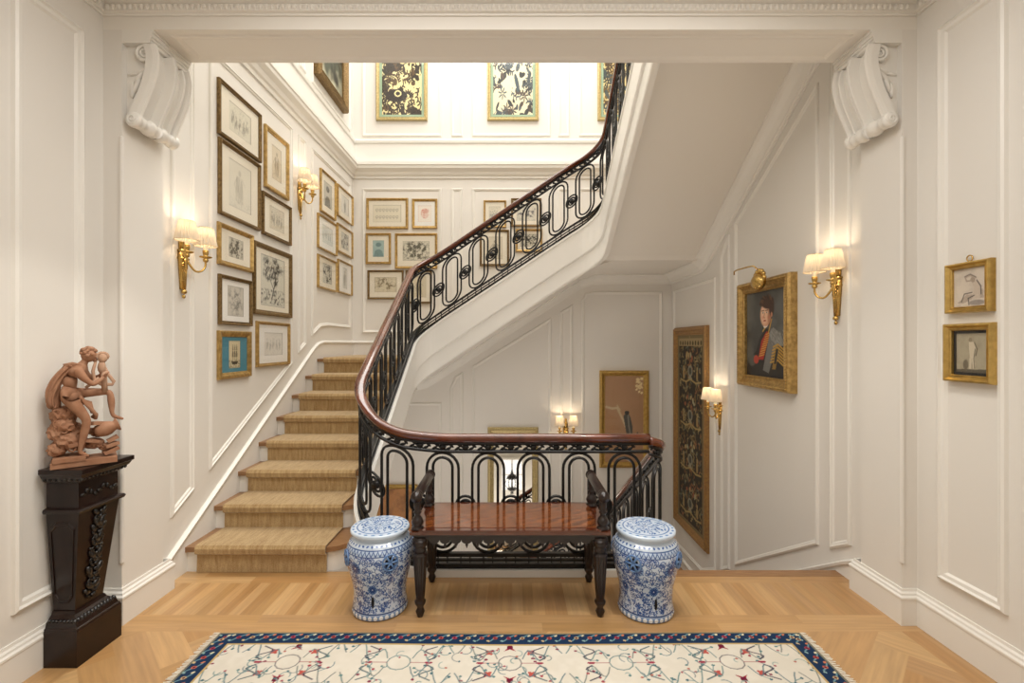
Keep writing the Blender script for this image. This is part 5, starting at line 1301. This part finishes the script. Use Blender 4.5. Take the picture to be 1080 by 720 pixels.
    for cx_, cy_, d, r_, s in ((170, 410, .0, .05, (1, 1, 1)), (190, 460, .0, .055, (1, 1, 1.0)), (150, 500, 0, .042, (1, 1.1, 1.2)), (200, 540, .0, .055, (1.1, 1, 1)), (150, 590, 0, .042, (1, 1.1, 1)), (230, 500, .02, .05, (1, 1, 1.1)), (210, 400, .01, .05, (1, 1, .9)), (260, 560, .03, .05, (1.2, 1, .9)), (240, 350, .01, .04, (1, 1, .8)), (340, 560, .02, .045, (1.3, 1, .7)), (410, 575, .01, .035, (1.4, 1, .7)), (360, 500, .03, .04, (1, 1, .8))): rock(S(cx_, cy_, d), r_, s, R.random()*3)
    for k, (a_, b_, z) in enumerate(((130, 300, 620), (120, 460, 640))):
        c0, c1_ = S(a_, z, 0), S(b_, z, 0); mid = (c0+c1_)/2; L = (c1_-c0).length/2
        g = bmesh.ops.create_cube(bm, size=2); Rz = math.atan2(dv.y, dv.x)
        bmesh.ops.transform(bm, matrix=Matrix.Translation((mid.x, mid.y, .014+.018*(1-k))) @ Matrix.Rotation(Rz, 4, 'Z') @ Matrix.Diagonal((min(L, .125-.02*(1-k)), .075, .013, 1)), verts=g['verts'])
    o = obj('rock_base', bm, M_terra, root)
    # ruined reliefs on the rock (curls)
    bm = BM()
    for cx_, cy_ in ((150, 390), (185, 480), (150, 450), (225, 575)):
        bm = BM(); tube(bm, [S(cx_+24*math.cos(q*.6)*(1-q/16), cy_+24*math.sin(q*.6)*(1-q/16), -.034) for q in range(14)], .0045, 6)
        obj('scroll_relief', bm, M_terra, root, True)
    # fallen jar and books
    bm = BM(); j0, j1 = S(345, 500, -.02), S(470, 455, -.01); ax = (j1-j0); L = ax.length; M = ax.to_track_quat('Z', 'Y').to_matrix().to_4x4()
    lathe(bm, [(.012, 0), (.028, L*.12), (.036, L*.4), (.034, L*.6), (.024, L*.8), (.022, L*.86), (.032, L*.95), (.033, L), (.02, L*.99)], j0, 18, M)
    obj('jar', bm, M_terra, root, True)
    bm = BM()
    for cx_, cy_, w_, rz in ((235, 560, .04, .5), (330, 545, .045, .9), (430, 590, .04, .2), (430, 560, .036, .4), (350, 450, .036, .7), (440, 530, .03, .1)):
        g = bmesh.ops.create_cube(bm, size=1); bmesh.ops.transform(bm, matrix=Matrix.Translation(S(cx_, cy_, -.02)) @ Matrix.Rotation(rz+.7, 4, 'Z') @ Matrix.Rotation(rz-.6, 4, 'Y') @ Matrix.Diagonal((w_*1.5, w_*1.3, .016, 1)), verts=g['verts'])
    obj('slabs', bm, M_terra, root)
    # bearded mask on a lyre-like support
    bm = BM(); mh = S(388, 112, .0); ball(bm, mh, .022, (.9, .8, 1.1), 12); ball(bm, S(384, 160, 0), .02, (.9, .7, 1.7), 10); ball(bm, mh+fwd*.018, .007, n=6)
    for k in range(10): a = k*PI/9; ball(bm, mh+fwd*.02*math.cos(a)+Vector((0, 0, .008+.018*math.sin(a))), .008, n=6)
    tube(bm, [S(352, 130, .01), S(338, 180, .01), S(345, 230, .01), S(385, 250, .01), S(440, 250, .01), S(448, 235, .01), S(420, 200, .01), S(400, 160, .01)], [.006, .007, .008, .009, .008, .008, .007, .006], 8)
    tube(bm, [S(370, 215, 0), S(300, 268, .01)], .007, 8); tube(bm, [S(395, 180, 0), S(400, 290, .01)], .012, 8)
    obj('mask', bm, mat('pale_terracotta', 'b8957c', .8, spec=.25), root, True)
statue()
